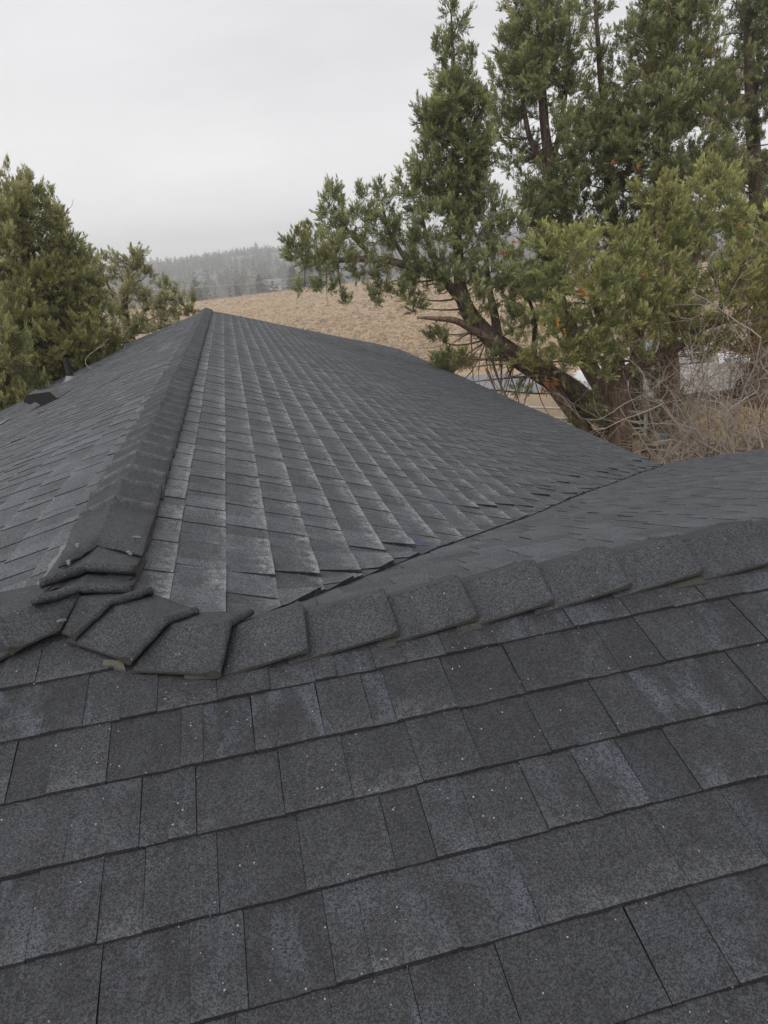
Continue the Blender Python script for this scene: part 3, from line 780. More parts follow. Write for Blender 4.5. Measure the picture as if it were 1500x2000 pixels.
# dead limb and tangle hanging from the leaning trunk, and torn wood under it
q = MB(); Rr = np.random.default_rng(5)
q.tube(catmull(PL((5.236,14.350,3.075), (4.755,14.200,3.381), (4.328,14.000,3.634), (3.856,13.800,3.738), (3.475,13.700,3.806)), 4), list(np.linspace(.11, .022, 17)), 7, True, .2)
q.tube(catmull(PL((4.755,14.200,3.381), (4.469,14.000,3.329), (4.323,13.900,3.224)), 3), list(np.linspace(.035, .01, 7)), 5)
for k in range(46):
    a = np.array(random.choice([(5.053,14.300,3.133), (5.376,14.300,2.832), (5.652,14.300,2.639), (4.698,14.200,3.337), (6.047,14.300,2.429)])); e = a + np.array((Rr.normal(-.25, .45), Rr.normal(-.3, .3), -abs(Rr.normal(.55, .45))))
    limb(q, a, e, .016 * Rr.uniform(.5, 1.6), .004, Rr, .35, 4, 6)
for (a, b) in [((6.467,14.200,2.475), (4.366,13.800,2.703)), ((6.231,14.200,2.257), (4.348,13.800,2.418)), ((5.671,14.200,2.702), (4.150,13.900,3.023)), ((4.989,14.200,2.574), (5.132,13.900,2.015)), ((5.111,14.200,2.770), (5.406,13.900,1.817))]:
    limb(q, a, b, .035, .010, Rr, .2, 5, 7)
q.build('dead_limb', M['bark_red'], treeA, True)
q = MB()
for k in range(16):
    a = Vector((6.231,14.150,2.188)) + Vector((Rr.uniform(-.1, .25), -.05, Rr.uniform(-.25, .05))); b = a + Vector((Rr.uniform(-.05, .2), -.03, -Rr.uniform(.04, .2)))
    q.tube([a, (a + b) / 2 + Vector((0, -.03, 0)), b], [.012, .018, .004], 5)
q.build('torn_wood', M['torn'], treeA)
q = MB(); q.tube([(6.239,14.350,2.235), (6.597,14.250,1.761), (7.156,14.300,1.026), (7.467,14.400,0.536)], [.05, .11, .13, .13], 10, True, .2)
q.build('stripped_wood', M['bark_red'], treeA, True)
q = MB(); a = Vector((7.395,14.100,1.022)); q.tube([a + Vector((.1, .25, -.05)), a], [.085, .08], 12); q.build('sawn_stub', M['sawn'], treeA)

# massive broken trunk with a spreading light green crown
RB = np.random.default_rng(22)
trunkB = PL((8.212,14.545,-0.100), (8.146,14.400,0.531), (8.108,14.400,1.245), (8.019,14.350,1.951), (7.912,14.300,2.416), (7.885,14.300,2.616))
lobB = lob([((6.251,13.200,4.648), .45), ((6.036,13.400,4.855), .4), ((6.761,13.600,4.888), .42), ((6.773,13.000,4.046), .5), ((6.305,12.900,3.819), .42), ((5.813,13.200,3.384), .36), ((6.133,13.100,3.161), .40), ((6.935,12.900,3.469), .44), ((6.670,13.000,3.107), .36), ((6.554,13.200,2.606), .28),
            ((7.612,13.000,4.333), .45), ((7.668,13.300,4.795), .42), ((7.244,12.800,3.816), .42), ((8.408,13.300,5.188), .5), ((8.363,13.600,5.580), .42), ((8.797,13.200,4.782), .45), ((9.436,13.400,5.568), .5), ((9.725,13.300,5.170), .45), ((9.106,13.200,5.123), .45),
            ((8.264,13.000,4.082), .42), ((8.756,12.900,3.845), .42), ((9.104,12.800,4.187), .5), ((9.390,12.700,3.784), .46), ((9.830,12.900,4.305), .45), ((10.125,12.800,3.898), .45), ((9.737,12.800,3.164), .42), ((10.304,12.800,3.200), .42), ((8.642,13.000,3.076), .38), ((7.962,13.000,3.446), .40),
            ((9.114,13.000,2.721), .36), ((7.816,13.100,2.965), .32), ((10.213,13.000,4.647), .45), ((7.465,13.500,4.350), .5), ((7.295,13.800,4.752), .5), ((10.334,12.900,2.484), .36), ((9.703,13.000,2.549), .34), ((7.156,13.300,2.723), .26), ((6.082,13.300,4.111), .4), ((8.380,13.400,4.734), .5), ((5.420,13.300,2.933), .28), ((5.799,13.200,2.749), .27), ((6.235,13.100,2.707), .30), ((6.563,13.000,2.827), .32), ((6.943,13.000,2.481), .26), ((7.207,12.900,3.053), .34), ((7.105,12.900,2.673), .22), ((7.598,12.900,2.612), .26), ((10.603,12.800,3.657), .5), ((10.803,13.000,4.406), .5), ((8.783,12.900,3.361), .4), ((9.378,12.900,2.850), .34), ((8.225,12.900,3.519), .4), ((10.001,12.800,2.736), .38), ((10.509,12.800,2.878), .42), ((7.359,12.800,3.380), .38), ((9.613,12.700,3.761), .42), ((7.884,12.900,3.934), .42), ((6.979,12.800,4.029), .4)])
treeB = tree('juniper_tree', 'broken juniper trunk with spreading light green boughs beside the leaning tree', trunkB, [.28, .25, .23, .24, .22, .13], lobB, 'jun_light', 'bark_red', 32, 1.3, .20,
             stems=[(PL((8.125,14.300,2.001), (8.369,14.000,2.263), (8.710,13.600,2.503), (9.236,13.200,2.994), (9.734,13.000,3.645)), .17, .04), (PL((8.000,14.300,2.184), (7.420,13.800,3.158), (6.873,13.400,4.028), (6.402,13.300,4.636)), .15, .03),
                    (PL((8.309,14.100,2.226), (8.228,13.800,3.066), (8.078,13.400,3.904), (8.307,13.300,5.014)), .14, .03), (PL((8.710,13.600,2.503), (8.981,13.400,3.812), (9.297,13.300,4.928), (9.492,13.400,5.564)), .11, .03), (PL((9.236,13.200,2.994), (9.997,13.000,3.223), (10.434,12.900,3.866)), .08, .03)])
q = MB()
for k in range(9):
    a = Vector((7.766,14.100,2.456)) + Vector((Rr.uniform(-.12, .08), Rr.uniform(-.06, .1), Rr.uniform(-.15, 0))); q.tube([a, a + Vector((Rr.uniform(-.05, .05), 0, Rr.uniform(.15, .32)))], [.05, .015], 6, True, .3)
q.build('jagged_top', M['bark'], treeB)

# tall junipers behind
def tall(label, base, axis, rads, prof, n, mat, seed, dens=1.0, size=(.24, .44), stems=(), extra=(), bk='bark', squash=(1, 1, 1.35)):
    R = np.random.default_rng(seed)
    lb = column_lobes(axis, prof, n, R, size, squash, .25) + lob(extra); base = (axis[0][0], axis[0][1], -.1)
    return tree('juniper_tree', label, [np.array(base)] + axis, rads, lb, mat, bk, seed + 100, dens, .14, stems)
tall('tall juniper with a forked trunk next right of the slim spire', (8.029,17.200,0.743), PL((9.116,16.600,0.837), (8.620,16.800,1.854), (7.928,17.000,3.363), (7.656,17.000,4.701), (7.566,17.000,5.395), (7.728,17.000,6.485), (7.611,17.000,7.549), (7.555,17.000,8.857), (7.531,17.000,10.368), (7.503,17.000,11.525)),
     [.24, .22, .20, .19, .18, .17, .11, .08, .05, .02], [(0, .2), (.2, .4), (.34, .85), (.5, 1.3), (.62, 1.25), (.75, 1.1), (.9, .55), (1, .1)], 104, 'jun', 41, 1.2, (.26, .44),
     stems=[(PL((7.728,17.000,6.485), (7.224,16.900,7.142), (7.019,16.900,8.369), (6.879,16.900,9.433)), .08, .02), (PL((7.728,17.000,6.485), (8.066,17.100,7.329), (8.267,17.100,8.650), (8.301,17.100,9.817)), .09, .02)],
     extra=[((6.725,16.900,8.482), .36), ((6.642,16.900,7.892), .4), ((6.862,16.900,8.959), .3), ((6.989,16.900,9.240), .3), ((7.066,16.900,9.799), .4), ((6.557,16.900,7.288), .36)])
tall('tall juniper with a thin dark trunk between the forked and thick trunked junipers', (10.867,17.600,0.279), PL((10.353,17.500,2.818), (10.032,17.500,4.122), (9.546,17.500,5.609), (9.418,17.500,7.311), (9.250,17.500,8.595), (9.141,17.500,9.711), (9.087,17.500,10.678)),
     [.2, .17, .15, .12, .09, .07, .04, .015], [(0, .8), (.2, 1.1), (.45, .8), (.6, .62), (.75, .5), (1, .1)], 46, 'jun_dark', 42, 1.2, (.24, .4),
     extra=[((9.480,17.200,6.271), .5), ((9.581,17.000,5.567), .5), ((8.819,17.200,5.415), .5), ((8.422,17.200,5.903), .5)])
tall('tallest juniper with a thick dark upright trunk at upper right', (9.943,15.123,0.000), PL((9.900,15.200,0.852), (9.973,15.600,3.206), (10.050,16.000,5.232), (9.935,16.000,6.518), (9.986,16.000,7.726), (10.082,16.000,8.872), (10.127,16.000,9.967), (10.104,16.000,11.432)),
     [.23, .21, .19, .18, .17, .15, .12, .08, .03], [(0, .5), (.3, 1.0), (.45, 1.4), (.62, 1.5), (.8, 1.25), (.92, .7), (1, .1)], 122, 'jun', 43, 1.2, (.28, .48), bk='bark_red',
     stems=[(PL((10.050,16.000,5.232), (10.389,15.700,6.136), (10.894,15.400,6.771), (11.041,15.400,8.116)), .08, .02)],
     extra=[((9.154,15.400,7.929), .45), ((9.228,15.200,7.322), .5), ((8.950,15.200,6.863), .5), ((10.315,15.200,7.919), .5), ((10.458,15.000,7.213), .55), ((10.221,15.300,8.679), .5), ((10.020,15.000,6.569), .55), ((10.899,15.000,6.115), .5), ((8.963,15.500,8.604), .42), ((9.432,15.000,6.415), .5)])
tall('broad juniper at the right edge with paler tan tips', (14.506,17.400,-0.933), PL((13.859,17.200,2.447), (13.467,17.200,5.026), (13.141,17.200,7.028), (12.886,17.200,8.664), (12.653,17.200,10.290), (12.476,17.200,11.622)),
     [.26, .22, .18, .15, .11, .07, .02], [(0, .9), (.3, 1.4), (.6, 1.3), (.85, .8), (1, .1)], 98, 'jun_dark', 44, 1.2, (.28, .48))
# dead orange sprays caught in the crowns
RO = np.random.default_rng(50); cs = [(5.220,13.600,4.753), (6.443,12.600,3.953), (7.507,12.600,4.160), (7.572,12.600,4.081), (5.946,12.800,3.585), (5.241,13.600,4.779), (8.206,15.000,6.355), (9.673,12.900,4.874), (10.337,15.000,8.146), (6.362,12.600,4.006), (8.792,15.000,6.167), (8.117,13.200,5.563), (10.875,15.000,7.237), (6.047,12.800,3.386), (5.507,13.600,5.001)]
V, tn = leaf_tris(np.array(cs), RO.normal(size=(len(cs), 3)) + np.array((0, -.6, .2)), .12, 26, .06, .018, RO)
link('dead_spray', tri_mesh('dead_spray', V, tn), M['orange'], treeB)

# left side
RH = np.random.default_rng(61)
def lH(*a): return lob(a)
trunkH = PL((-4.434,15.600,1.668), (-4.112,15.600,3.127), (-3.856,15.600,4.310), (-3.667,15.600,5.442), (-3.568,15.600,6.347), (-3.518,15.600,7.003))
lobH = column_lobes(PL((-4.150,15.600,3.132), (-3.864,15.600,4.507), (-3.704,15.600,5.446), (-3.608,15.600,6.261), (-3.537,15.600,7.030)), [(0, 1.5), (.35, 1.45), (.6, 1.05), (.8, .65), (.93, .3), (1, .08)], 120, RH, (.22, .4), (1, 1, 1.55), .35)
lobH += column_lobes(PL((-3.454,15.400,3.482), (-3.254,15.400,4.645), (-3.071,15.400,5.568), (-2.970,15.400,6.176)), [(0, 1.0), (.5, .7), (.8, .38), (1, .06)], 62, RH, (.2, .36), (1, 1, 1.55), .3)
lobH += column_lobes(PL((-2.949,15.500,3.406), (-2.870,15.500,4.403), (-2.790,15.500,5.167), (-2.740,15.500,5.706)), [(0, .7), (.5, .5), (.8, .26), (1, .06)], 40, RH, (.18, .32), (1, 1, 1.5), .3)
tree('juniper_tree', 'big dense olive juniper with several pointed tops left of the roof', trunkH, [.3, .26, .2, .14, .08, .02], lobH, 'jun_olive', 'bark', 71, 1.25)
lobH2 = column_lobes(PL((-4.213,13.400,2.575), (-4.002,13.400,3.452), (-3.872,13.400,4.047), (-3.762,13.400,4.559)), [(0, .75), (.5, .6), (.8, .32), (1, .06)], 44, RH, (.18, .32), (1, 1, 1.4), .3)
tree('juniper_tree', 'small rounded olive juniper standing in front of the big left one', PL((-4.361,13.400,1.937), (-4.121,13.400,2.929), (-3.885,13.400,3.963), (-3.766,13.400,4.543)), [.12, .1, .06, .02], lobH2, 'jun_olive', 'bark', 72, 1.25)
RI = np.random.default_rng(63)
lobI = lob([((-2.142,20.000,5.527), .26), ((-2.393,20.000,5.343), .24), ((-1.952,20.100,5.399), .22), ((-2.539,20.000,5.540), .18), ((-2.123,20.000,5.131), .28), ((-2.915,19.900,5.453), .22), ((-3.061,19.900,5.346), .15), ((-3.092,19.900,5.591), .13), ((-2.813,20.000,5.138), .22), ((-1.969,20.200,5.052), .22), ((-2.410,19.800,4.852), .28), ((-2.741,19.800,4.762), .22), ((-2.212,20.000,4.576), .28),
            ((-1.942,19.800,4.365), .32), ((-1.530,19.800,4.510), .26), ((-1.519,19.700,4.197), .32), ((-1.527,19.900,4.760), .17), ((-1.299,19.900,4.610), .17), ((-1.117,19.700,4.280), .3), ((-1.000,19.700,4.076), .2), ((-1.947,19.600,3.932), .34), ((-2.282,19.600,3.842), .34), ((-1.446,19.600,3.875), .26), ((-2.636,19.800,4.376), .26), ((-2.812,19.800,4.143), .2), ((-2.617,19.600,3.753), .3), ((-1.884,19.600,3.604), .28), ((-3.168,19.600,3.816), .3), ((-3.416,19.500,3.473), .36), ((-2.974,19.400,3.430), .3), ((-3.211,19.400,3.202), .36), ((-3.695,19.400,3.262), .36)])
tree('juniper_tree', 'sparse pale juniper with a twisted bare trunk behind the roof ridge', PL((-2.799,20.000,1.719), (-2.653,20.000,3.066), (-2.671,20.000,3.727), (-2.625,20.000,4.366), (-2.471,20.000,4.854), (-2.234,20.000,5.327)), [.17, .15, .12, .09, .06, .03], lobI, 'jun_pale', 'bark', 73, 1.45,
     stems=[(PL((-2.671,20.000,3.727), (-2.822,20.000,4.514), (-2.899,19.900,4.962), (-3.029,19.900,5.380)), .05, .012), (PL((-2.632,20.000,3.788), (-2.027,19.900,4.306), (-1.479,19.800,4.442), (-1.066,19.700,4.211)), .06, .015), (PL((-2.677,20.000,3.202), (-2.857,19.800,3.636), (-3.182,19.600,3.754)), .05, .015)], limb_r=.03, leaf=dict(nb=40, bl=.062, bw=.017))
q = MB(); q.tube(catmull(PL((-2.174,13.200,4.019), (-2.488,13.200,3.857), (-2.534,13.100,3.727), (-2.396,13.000,3.636), (-2.155,13.000,3.588)), 5), list(np.linspace(.006, .003, 21)), 5); q.tube(catmull(PL((-2.488,13.200,3.857), (-2.312,13.200,3.966), (-2.078,13.200,4.111)), 4), .003, 4)
tag(q.build('fallen_branch', M['twig'], None, True), 'pale curled bare branch showing above the left roof edge', 'branch')

# leafless shrub in front of the right trees
def bare(name, label, base_pts, seed, n1, H, spread, mat, tips=None):
    R = np.random.default_rng(seed); mb = MB()
    def grow(a, d, L, r, lev):
        n = 6; pts = [a]; p_ = np.array(a, float); dd = d.copy()
        for i in range(n):
            dd = dd + R.normal(0, .16, 3) + np.array((0, 0, .02 if lev < 2 else -.05)); dd /= np.linalg.norm(dd); p_ = p_ + dd * L / n; pts.append(p_.copy())
        mb.tube(pts, list(np.linspace(r, r * .45, n + 1)), 5 if lev < 2 else 3, False)
        if lev >= 3 or L < .25: return
        for k in range(R.integers(4, 7)):
            i = R.integers(2, n + 1); nd = dd * .55 + R.normal(0, .62, 3); nd[2] += .1; nd /= np.linalg.norm(nd)
            grow(pts[i], nd, L * R.uniform(.45, .75), r * .52, lev + 1)
    for (b, d, L, r) in base_pts: grow(np.array((b[0], b[1], -.02)), np.array(d, float) / np.linalg.norm(d), L * 1.32, r, 0)
    o = mb.build(name, M[mat], None, True); tag(o, label, 'shrub'); return o
bare('bare_shrub', 'leafless tangled grey shrub in front of the right junipers',
     [((9.515,12.200,0.348), (-.15, 0, 1), 1.9, .035), ((9.574,12.200,0.339), (-.6, -.1, .8), 1.7, .03), ((9.633,12.200,0.330), (.35, 0, 1), 1.8, .03), ((9.990,12.200,0.275), (.1, .1, 1), 1.9, .03), ((9.451,12.200,0.412), (-.9, 0, .55), 1.8, .026), ((9.195,12.400,0.345), (-.3, .1, .9), 1.7, .026), ((10.057,12.000,0.371), (-.2, -.1, .9), 1.8, .03), ((9.789,12.100,0.332), (-.5, 0, 1), 2.1, .03), ((8.627,12.600,0.436), (-.5, 0, .8), 1.9, .026), ((8.676,12.500,0.454), (.2, 0, 1), 2.0, .026), ((9.117,12.300,0.438), (.1, -.1, 1), 2.3, .03), ((8.226,12.700,0.471), (-.4, 0, .8), 1.5, .022)], 81, 5, 2, 1, 'twig')
bare('red_twig_shrub', 'thin reddish twigs rising behind the grey leafless shrub', [((10.618,13.000,0.258), (-.1, 0, 1), 2.4, .016), ((10.271,13.200,0.261), (.05, 0, 1), 2.3, .016), ((9.648,13.400,0.537), (.0, 0, 1), 1.9, .014), ((11.039,13.200,0.146), (.1, 0, 1), 2.3, .016), ((9.033,13.400,0.514), (-.1, 0, 1), 2.2, .014), ((8.428,13.600,0.441), (.1, 0, 1), 1.9, .014), ((9.867,13.000,0.371), (-.3, 0, 1), 2.4, .016)], 82, 4, 2, 1, 'twig_red')
# cut brush heaped on the ground
q = MB(); Rr = np.random.default_rng(90); root = None
for k in range(420):
    c0 = np.array((9.581,12.921,0.150)); c0 = c0 + np.array((Rr.uniform(-1.7, 2.6), Rr.uniform(-.9, .9), abs(Rr.normal(0, .22)))); a = Rr.uniform(0, 6.28); L = Rr.uniform(.25, .9)
    e = c0 + np.array((math.cos(a) * L, math.sin(a) * L * .6, Rr.normal(0, .14)))
    limb(q, c0, e, Rr.uniform(.006, .022), .004, Rr, .3, 4, 5)
limb(q, (9.027,13.368,0.200), (10.453,12.493,0.350), .05, .03, Rr, .1, 7, 8); limb(q, (8.932,13.996,0.150), (9.285,12.521,0.300), .035, .02, Rr, .1, 6, 8)
tag(q.build('brush_pile', M['twig'], None, True), 'low heap of cut grey brushwood on the ground behind the roof edge', 'brush pile')

# log, bucket, round bush
C = Vector((9.210,14.730,0.000)); root = empty('cut_log', C); tag(root, 'short sawn log with a pale cut face lying by the broken trunk', 'log')
q = MB(); q.tube([C + Vector((-.04, .03, -.05)), C + Vector((0, 0, .22))], [.24, .23], 14, True, .06); q.build('bark', M['bark'], root, True)
q = MB(); q.tube([C + Vector((0, 0, .222)), C + Vector((0, 0, .23))], [.215, .21], 14, True, .05); q.build('cut_face', M['sawn'], root)
C = Vector((9.485,14.872,0.000)); root = empty('bucket', C); tag(root, 'grey blue plastic bucket standing beside the reddish trunk', 'bucket')
M['bucket'] = simple('bucket_plastic', (.20, .26, .29), .5, .4, .15)
q = MB(); q.tube([C, C + Vector((0, 0, .38))], [.13, .155], 16, False); q.tube([C + Vector((0, 0, .38)), C + Vector((0, 0, .05))], [.145, .122], 16, True); q.build('body', M['bucket'], root, True)
q = MB(); q.tube([C + Vector((0, 0, .365)), C + Vector((0, 0, .39))], [.168, .168], 16, False); q.tube([C + Vector((0, 0, .39)), C + Vector((0, 0, .365))], [.15, .15], 16, False); q.build('rim', M['bucket'], root)
q = MB(); q.tube([C + Vector((.165 * math.cos(t), -.05 * math.sin(t), .36 - .16 * math.sin(t))) for t in np.linspace(0, math.pi, 9)], .006, 5); q.build('handle', M['nail'], root)
RQ = np.random.default_rng(91)
M['sage'] = foliage_mat('sage_foliage', (.10, .095, .065), (.17, .155, .10), (.26, .23, .15))
def bush(label, C, r, seed, mat='sage', name='round_bush'):
    R = np.random.default_rng(seed); C = np.array(C); root = empty(name, tuple(C)); tag(root, label, 'bush')
    q = MB()
    for k in range(14): limb(q, C, C + np.array((R.normal(0, .4), R.normal(0, .4), R.uniform(.5, .9))) * r, .02, .005, R, .2, 4, 4)
    q.build('stem', M['twig'], root)
    V, t = lobes_to_leaves([(C + np.array((0, 0, r * .62)), (r, r, r * .7))] + [(C + np.array((R.normal(0, .5) * r, R.normal(0, .5) * r, r * .6)), (r * .5,) * 3) for _ in range(6)], R, 1.6, .16, 40, .06, .012)
    link('crown', tri_mesh('crown', V, t), M[mat], root)
bush('rounded grey green bush on the dry grass behind the broken trunk', (10.082,16.391,0.000), .48, 92)
bush('yellowing bush below the dead limb of the leaning juniper', (4.594,15.500,2.287), .5, 93, 'jun_light', 'leafy_bush')

# ---------------------------------------------------------------- driveway, fence, vehicle
q = NT('worn_asphalt'); p = q.pos(); f = q.noise(p, 1.2, 5, .6)
M['asphalt'] = q.fin(q.mix(f, (.17, .17, .175), (.24, .24, .245)), .85, .3, q.bump(q.noise(p, 60, 3), .3, .01))
dv = MB(); n = 24
A0, A1_ = np.array((7.880,25.371,0.000)), np.array((14.545,17.158,0.000)); B0, B1_ = np.array((9.311,27.783,0.000)), np.array((17.506,20.779,0.000))
vv_ = []
for i in range(n + 1):
    t = i / n * 1.6 - .3
    for P0, P1 in ((A0, A1_), (B0, B1_)):
        P = P0 + (P1 - P0) * t; P = P.copy(); P[1] += .25 * math.sin(i * 1.3); P[2] = float(terrain(P[0], P[1])) + .06; vv_.append(tuple(P))
dv.add(vv_, [(2 * i, 2 * i + 2, 2 * i + 3, 2 * i + 1) for i in range(n)])
tag(dv.build('driveway', M['asphalt'], None), kind='structure')

M['rail'] = simple('cream_pipe', (.62, .60, .50), .5, .4, .15, 5)
F0, F1 = np.array((6.694,18.866,0.000)), np.array((9.577,15.695,0.000)); F0[2] = 0; F1[2] = 0
root = empty('pipe_fence', tuple(F0)); tag(root, 'cream painted pipe rail fence beside the driveway', 'fence')
dvec = F1 - F0
for k in range(5):
    P = F0 + dvec * k / 4; q = MB(); q.tube([P + (0, 0, -.1), P + (0, 0, .80)], .045, 10); q.build('post', M['rail'], root, True)
for h in (.18, .33, .49, .75):
    q = MB(); q.tube([F0 + (0, -.06, h), F1 + (0, -.06, h)], .032, 8); q.build('rail', M['rail'], root, True)

M['white'] = simple('white_car_paint', (.78, .79, .80), .3, .5, .04, 2)
M['glass'] = simple('car_glass', (.10, .15, .19), .08, .6, .1, 2)
M['tyre'] = simple('tyre_rubber', (.02, .02, .02), .85, .3)
M['chrome'] = simple('bright_metal', (.5, .5, .52), .3, .5, .1, 3, 0, .8)
M['lens'] = simple('lamp_lens', (.6, .6, .58), .15, .5, .1)
def pickup(origin, fwd):
    o = Vector(origin); fwd = Vector(fwd).normalized(); side = Vector((0, 0, 1)).cross(fwd)
    root = empty('parked_pickup', o); tag(root, 'white pickup truck parked on the driveway behind the juniper trunks', 'pickup truck')
    def P(a, b, c_): return o + fwd * a + side * b + Vector((0, 0, c_))
    def loft(name, secs, mat):      # secs: list of (a, halfwidth_low, halfwidth_top, z0, z1)
        q = MB(); v = []
        for (a, w0, w1, z0, z1) in secs: v += [P(a, -w0, z0), P(a, -w0 * 1.0, z0 + (z1 - z0) * .6), P(a, -w1, z1), P(a, w1, z1), P(a, w0, z0 + (z1 - z0) * .6), P(a, w0, z0)]
        f = []
        for i in range(len(secs) - 1):
            for j in range(6): f.append((i * 6 + j, i * 6 + (j + 1) % 6, (i + 1) * 6 + (j + 1) % 6, (i + 1) * 6 + j))
        f.append(tuple(range(5, -1, -1))); f.append(tuple((len(secs) - 1) * 6 + j for j in range(6))); q.add(v, f); return q.build(name, M[mat], root)
    loft('body', [(2.75, .80, .70, .50, .92), (2.65, .92, .82, .45, 1.05), (1.6, .96, .86, .42, 1.14), (1.0, .97, .90, .42, 1.18), (-.9, .97, .93, .42, 1.18), (-2.6, .97, .95, .45, 1.16), (-2.75, .95, .93, .5, 1.14)], 'white')
    loft('cab', [(1.1, .88, .84, 1.17, 1.2), (.45, .88, .70, 1.17, 1.80), (-.6, .88, .72, 1.17, 1.84), (-.85, .88, .76, 1.17, 1.72), (-.95, .88, .84, 1.17, 1.2)], 'white')
    for (nm, pts) in (('windscreen', [(1.06, -.80, 1.24), (1.06, .80, 1.24), (.50, .66, 1.77), (.50, -.66, 1.77)]),):
        q = MB(); q.add([P(a + .02, b, c_ + .012) for a, b, c_ in pts], [(0, 1, 2, 3)]); q.build(nm, M['glass'], root)
    for sgn in (-1, 1):
        q = MB(); q.add([P(.86, sgn * .892, 1.24), P(-.05, sgn * .892, 1.24), P(-.05, sgn * .742, 1.76), P(.48, sgn * .735, 1.74)], [(0, 1, 2, 3)]); q.add([P(-.12, sgn * .892, 1.24), P(-.82, sgn * .892, 1.24), P(-.74, sgn * .775, 1.68), P(-.12, sgn * .745, 1.76)], [(0, 1, 2, 3)])
        q.build('side_window', M['glass'], root)
        q = MB(); q.box(P(.95, sgn * 1.05, 1.28), (.14, .2, .18)); q.build('mirror', M['white'], root)
        q = MB(); q.box(P(2.66, sgn * .68, .90), (.16, .30, .16)); q.build('headlight', M['lens'], root)
        for a in (1.75, -1.75):
            q = MB(); q.tube([P(a, sgn * .74, .40), P(a, sgn * .985, .40)], [.40, .40], 20); w = q.build('wheel', M['tyre'], root)
            q = MB(); q.tube([P(a, sgn * .95, .40), P(a, sgn * .995, .40)], [.25, .22], 14); r_ = q.build('rim', M['chrome'], w)
    q = MB(); q.box(P(2.80, 0, .52), (.16, 1.7, .22), Matrix.Rotation(math.atan2(fwd.y, fwd.x), 3, 'Z')); q.build('bumper', M['chrome'], root)
    return root
pk = Vector((11.052,18.019,0.000)); pk.z = .02
pickup(pk + Vector((1.45, 1.1, 0)), (-1, .22, 0))

# ---------------------------------------------------------------- grass, sage, woods, far houses
RG = np.random.default_rng(100)
def tuft_field(name, n, ymin, ymax, xr, hmin, hmax, nb, mat, seed, keep=None):
    R = np.random.default_rng(seed)
    y = ymin * (ymax / ymin) ** R.random(n); x = R.uniform(-1, 1, n) * xr * y * .5 + y * .18
    if keep is not None: k = keep(x, y); x, y = x[k], y[k]
    z = terrain(x, y); N = len(x)
    h = R.uniform(hmin, hmax, N) * (1 + y / 260)
    a = R.uniform(0, 2 * np.pi, (N, nb)); l = R.uniform(.1, .75, (N, nb))
    base = np.stack([x, y, z - .02], 1)[:, None, :]
    off = np.stack([np.cos(a), np.sin(a), np.zeros_like(a)], 2)
    tip = base + off * (l * h[:, None])[..., None] + np.array((0, 0, 1.0)) * (h[:, None] * R.uniform(.6, 1.1, (N, nb)))[..., None]
    sd_ = np.stack([-np.sin(a), np.cos(a), np.zeros_like(a)], 2) * (h[:, None] * .16)[..., None]
    b0 = base + off * (h[:, None] * .12)[..., None]
    V = np.stack([b0 - sd_, b0 + sd_, tip], 2).reshape(-1, 3, 3)
    tone = np.clip(R.normal(.5, .2, (N, 1)) + R.normal(0, .08, (N, nb)), 0, 1).reshape(-1)
    o = link(name, tri_mesh(name, V, tone), M[mat]); tag(o, kind='stuff'); return o
def tuft_mat(name, a, b, c3):
    q = NT(name); return q.fin(q.ramp(q.attr('tone'), [(.1, a), (.5, b), (.9, c3)]), .9, .1)
M['straw'] = tuft_mat('straw', (.34, .24, .14), (.42, .30, .175), (.51, .38, .23))
M['sagebrush'] = tuft_mat('sagebrush', (.205, .165, .13), (.30, .23, .16), (.41, .315, .21))
off_road = lambda x, y: ~((y > 18) & (y < 29) & (x > 5)) & ~((y < 20.5) & (x < 5.4))
tuft_field('dry_grass', 34000, 17, 150, 1.25, .06, .16, 5, 'straw', 101, off_road)
def hummocks(name, n, seed):
    R = np.random.default_rng(seed)
    y = 30 * (155 / 30) ** R.random(n); x = R.uniform(-1, 1, n) * 1.25 * y * .5 + y * .18; z = terrain(x, y)
    h = R.uniform(.04, .13, n) * (1 + y / 300) * (1 + .5 * (R.random(n) < .12)); w = h * R.uniform(1.0, 2.0, n)
    out = []; tn = R.normal(.5, .2, n) + .18 * np.sin(x * .11 + 2 * np.sin(y * .07)) * np.sin(y * .13); T = []
    ang = np.arange(5) * 2 * np.pi / 5
    j1 = R.uniform(.7, 1.2, (n, 5)); j2 = R.uniform(.55, .95, (n, 5)); hz_ = R.uniform(.5, .85, (n, 5))
    P1 = np.stack([x[:, None] + np.cos(ang) * j1 * w[:, None], y[:, None] + np.sin(ang) * j1 * w[:, None], np.repeat(z[:, None] - .03, 5, 1)], 2)
    P2 = np.stack([x[:, None] + np.cos(ang + .3) * j2 * w[:, None] * .8, y[:, None] + np.sin(ang + .3) * j2 * w[:, None] * .8, z[:, None] + h[:, None] * hz_], 2)
    top = np.stack([x, y, z + h], 1)
    for k in range(5):
        l = (k + 1) % 5
        for tri in ((P1[:, k], P1[:, l], P2[:, k]), (P1[:, l], P2[:, l], P2[:, k]), (P2[:, k], P2[:, l], top)):
            out.append(np.stack(tri, 1)); T.append(tn + R.normal(0, .1, n))
    o = link(name, tri_mesh(name, np.concatenate(out), np.clip(np.concatenate(T), 0, 1)), M['sagebrush']); tag(o, kind='stuff'); return o
hummocks('sagebrush_field', 20000, 102)
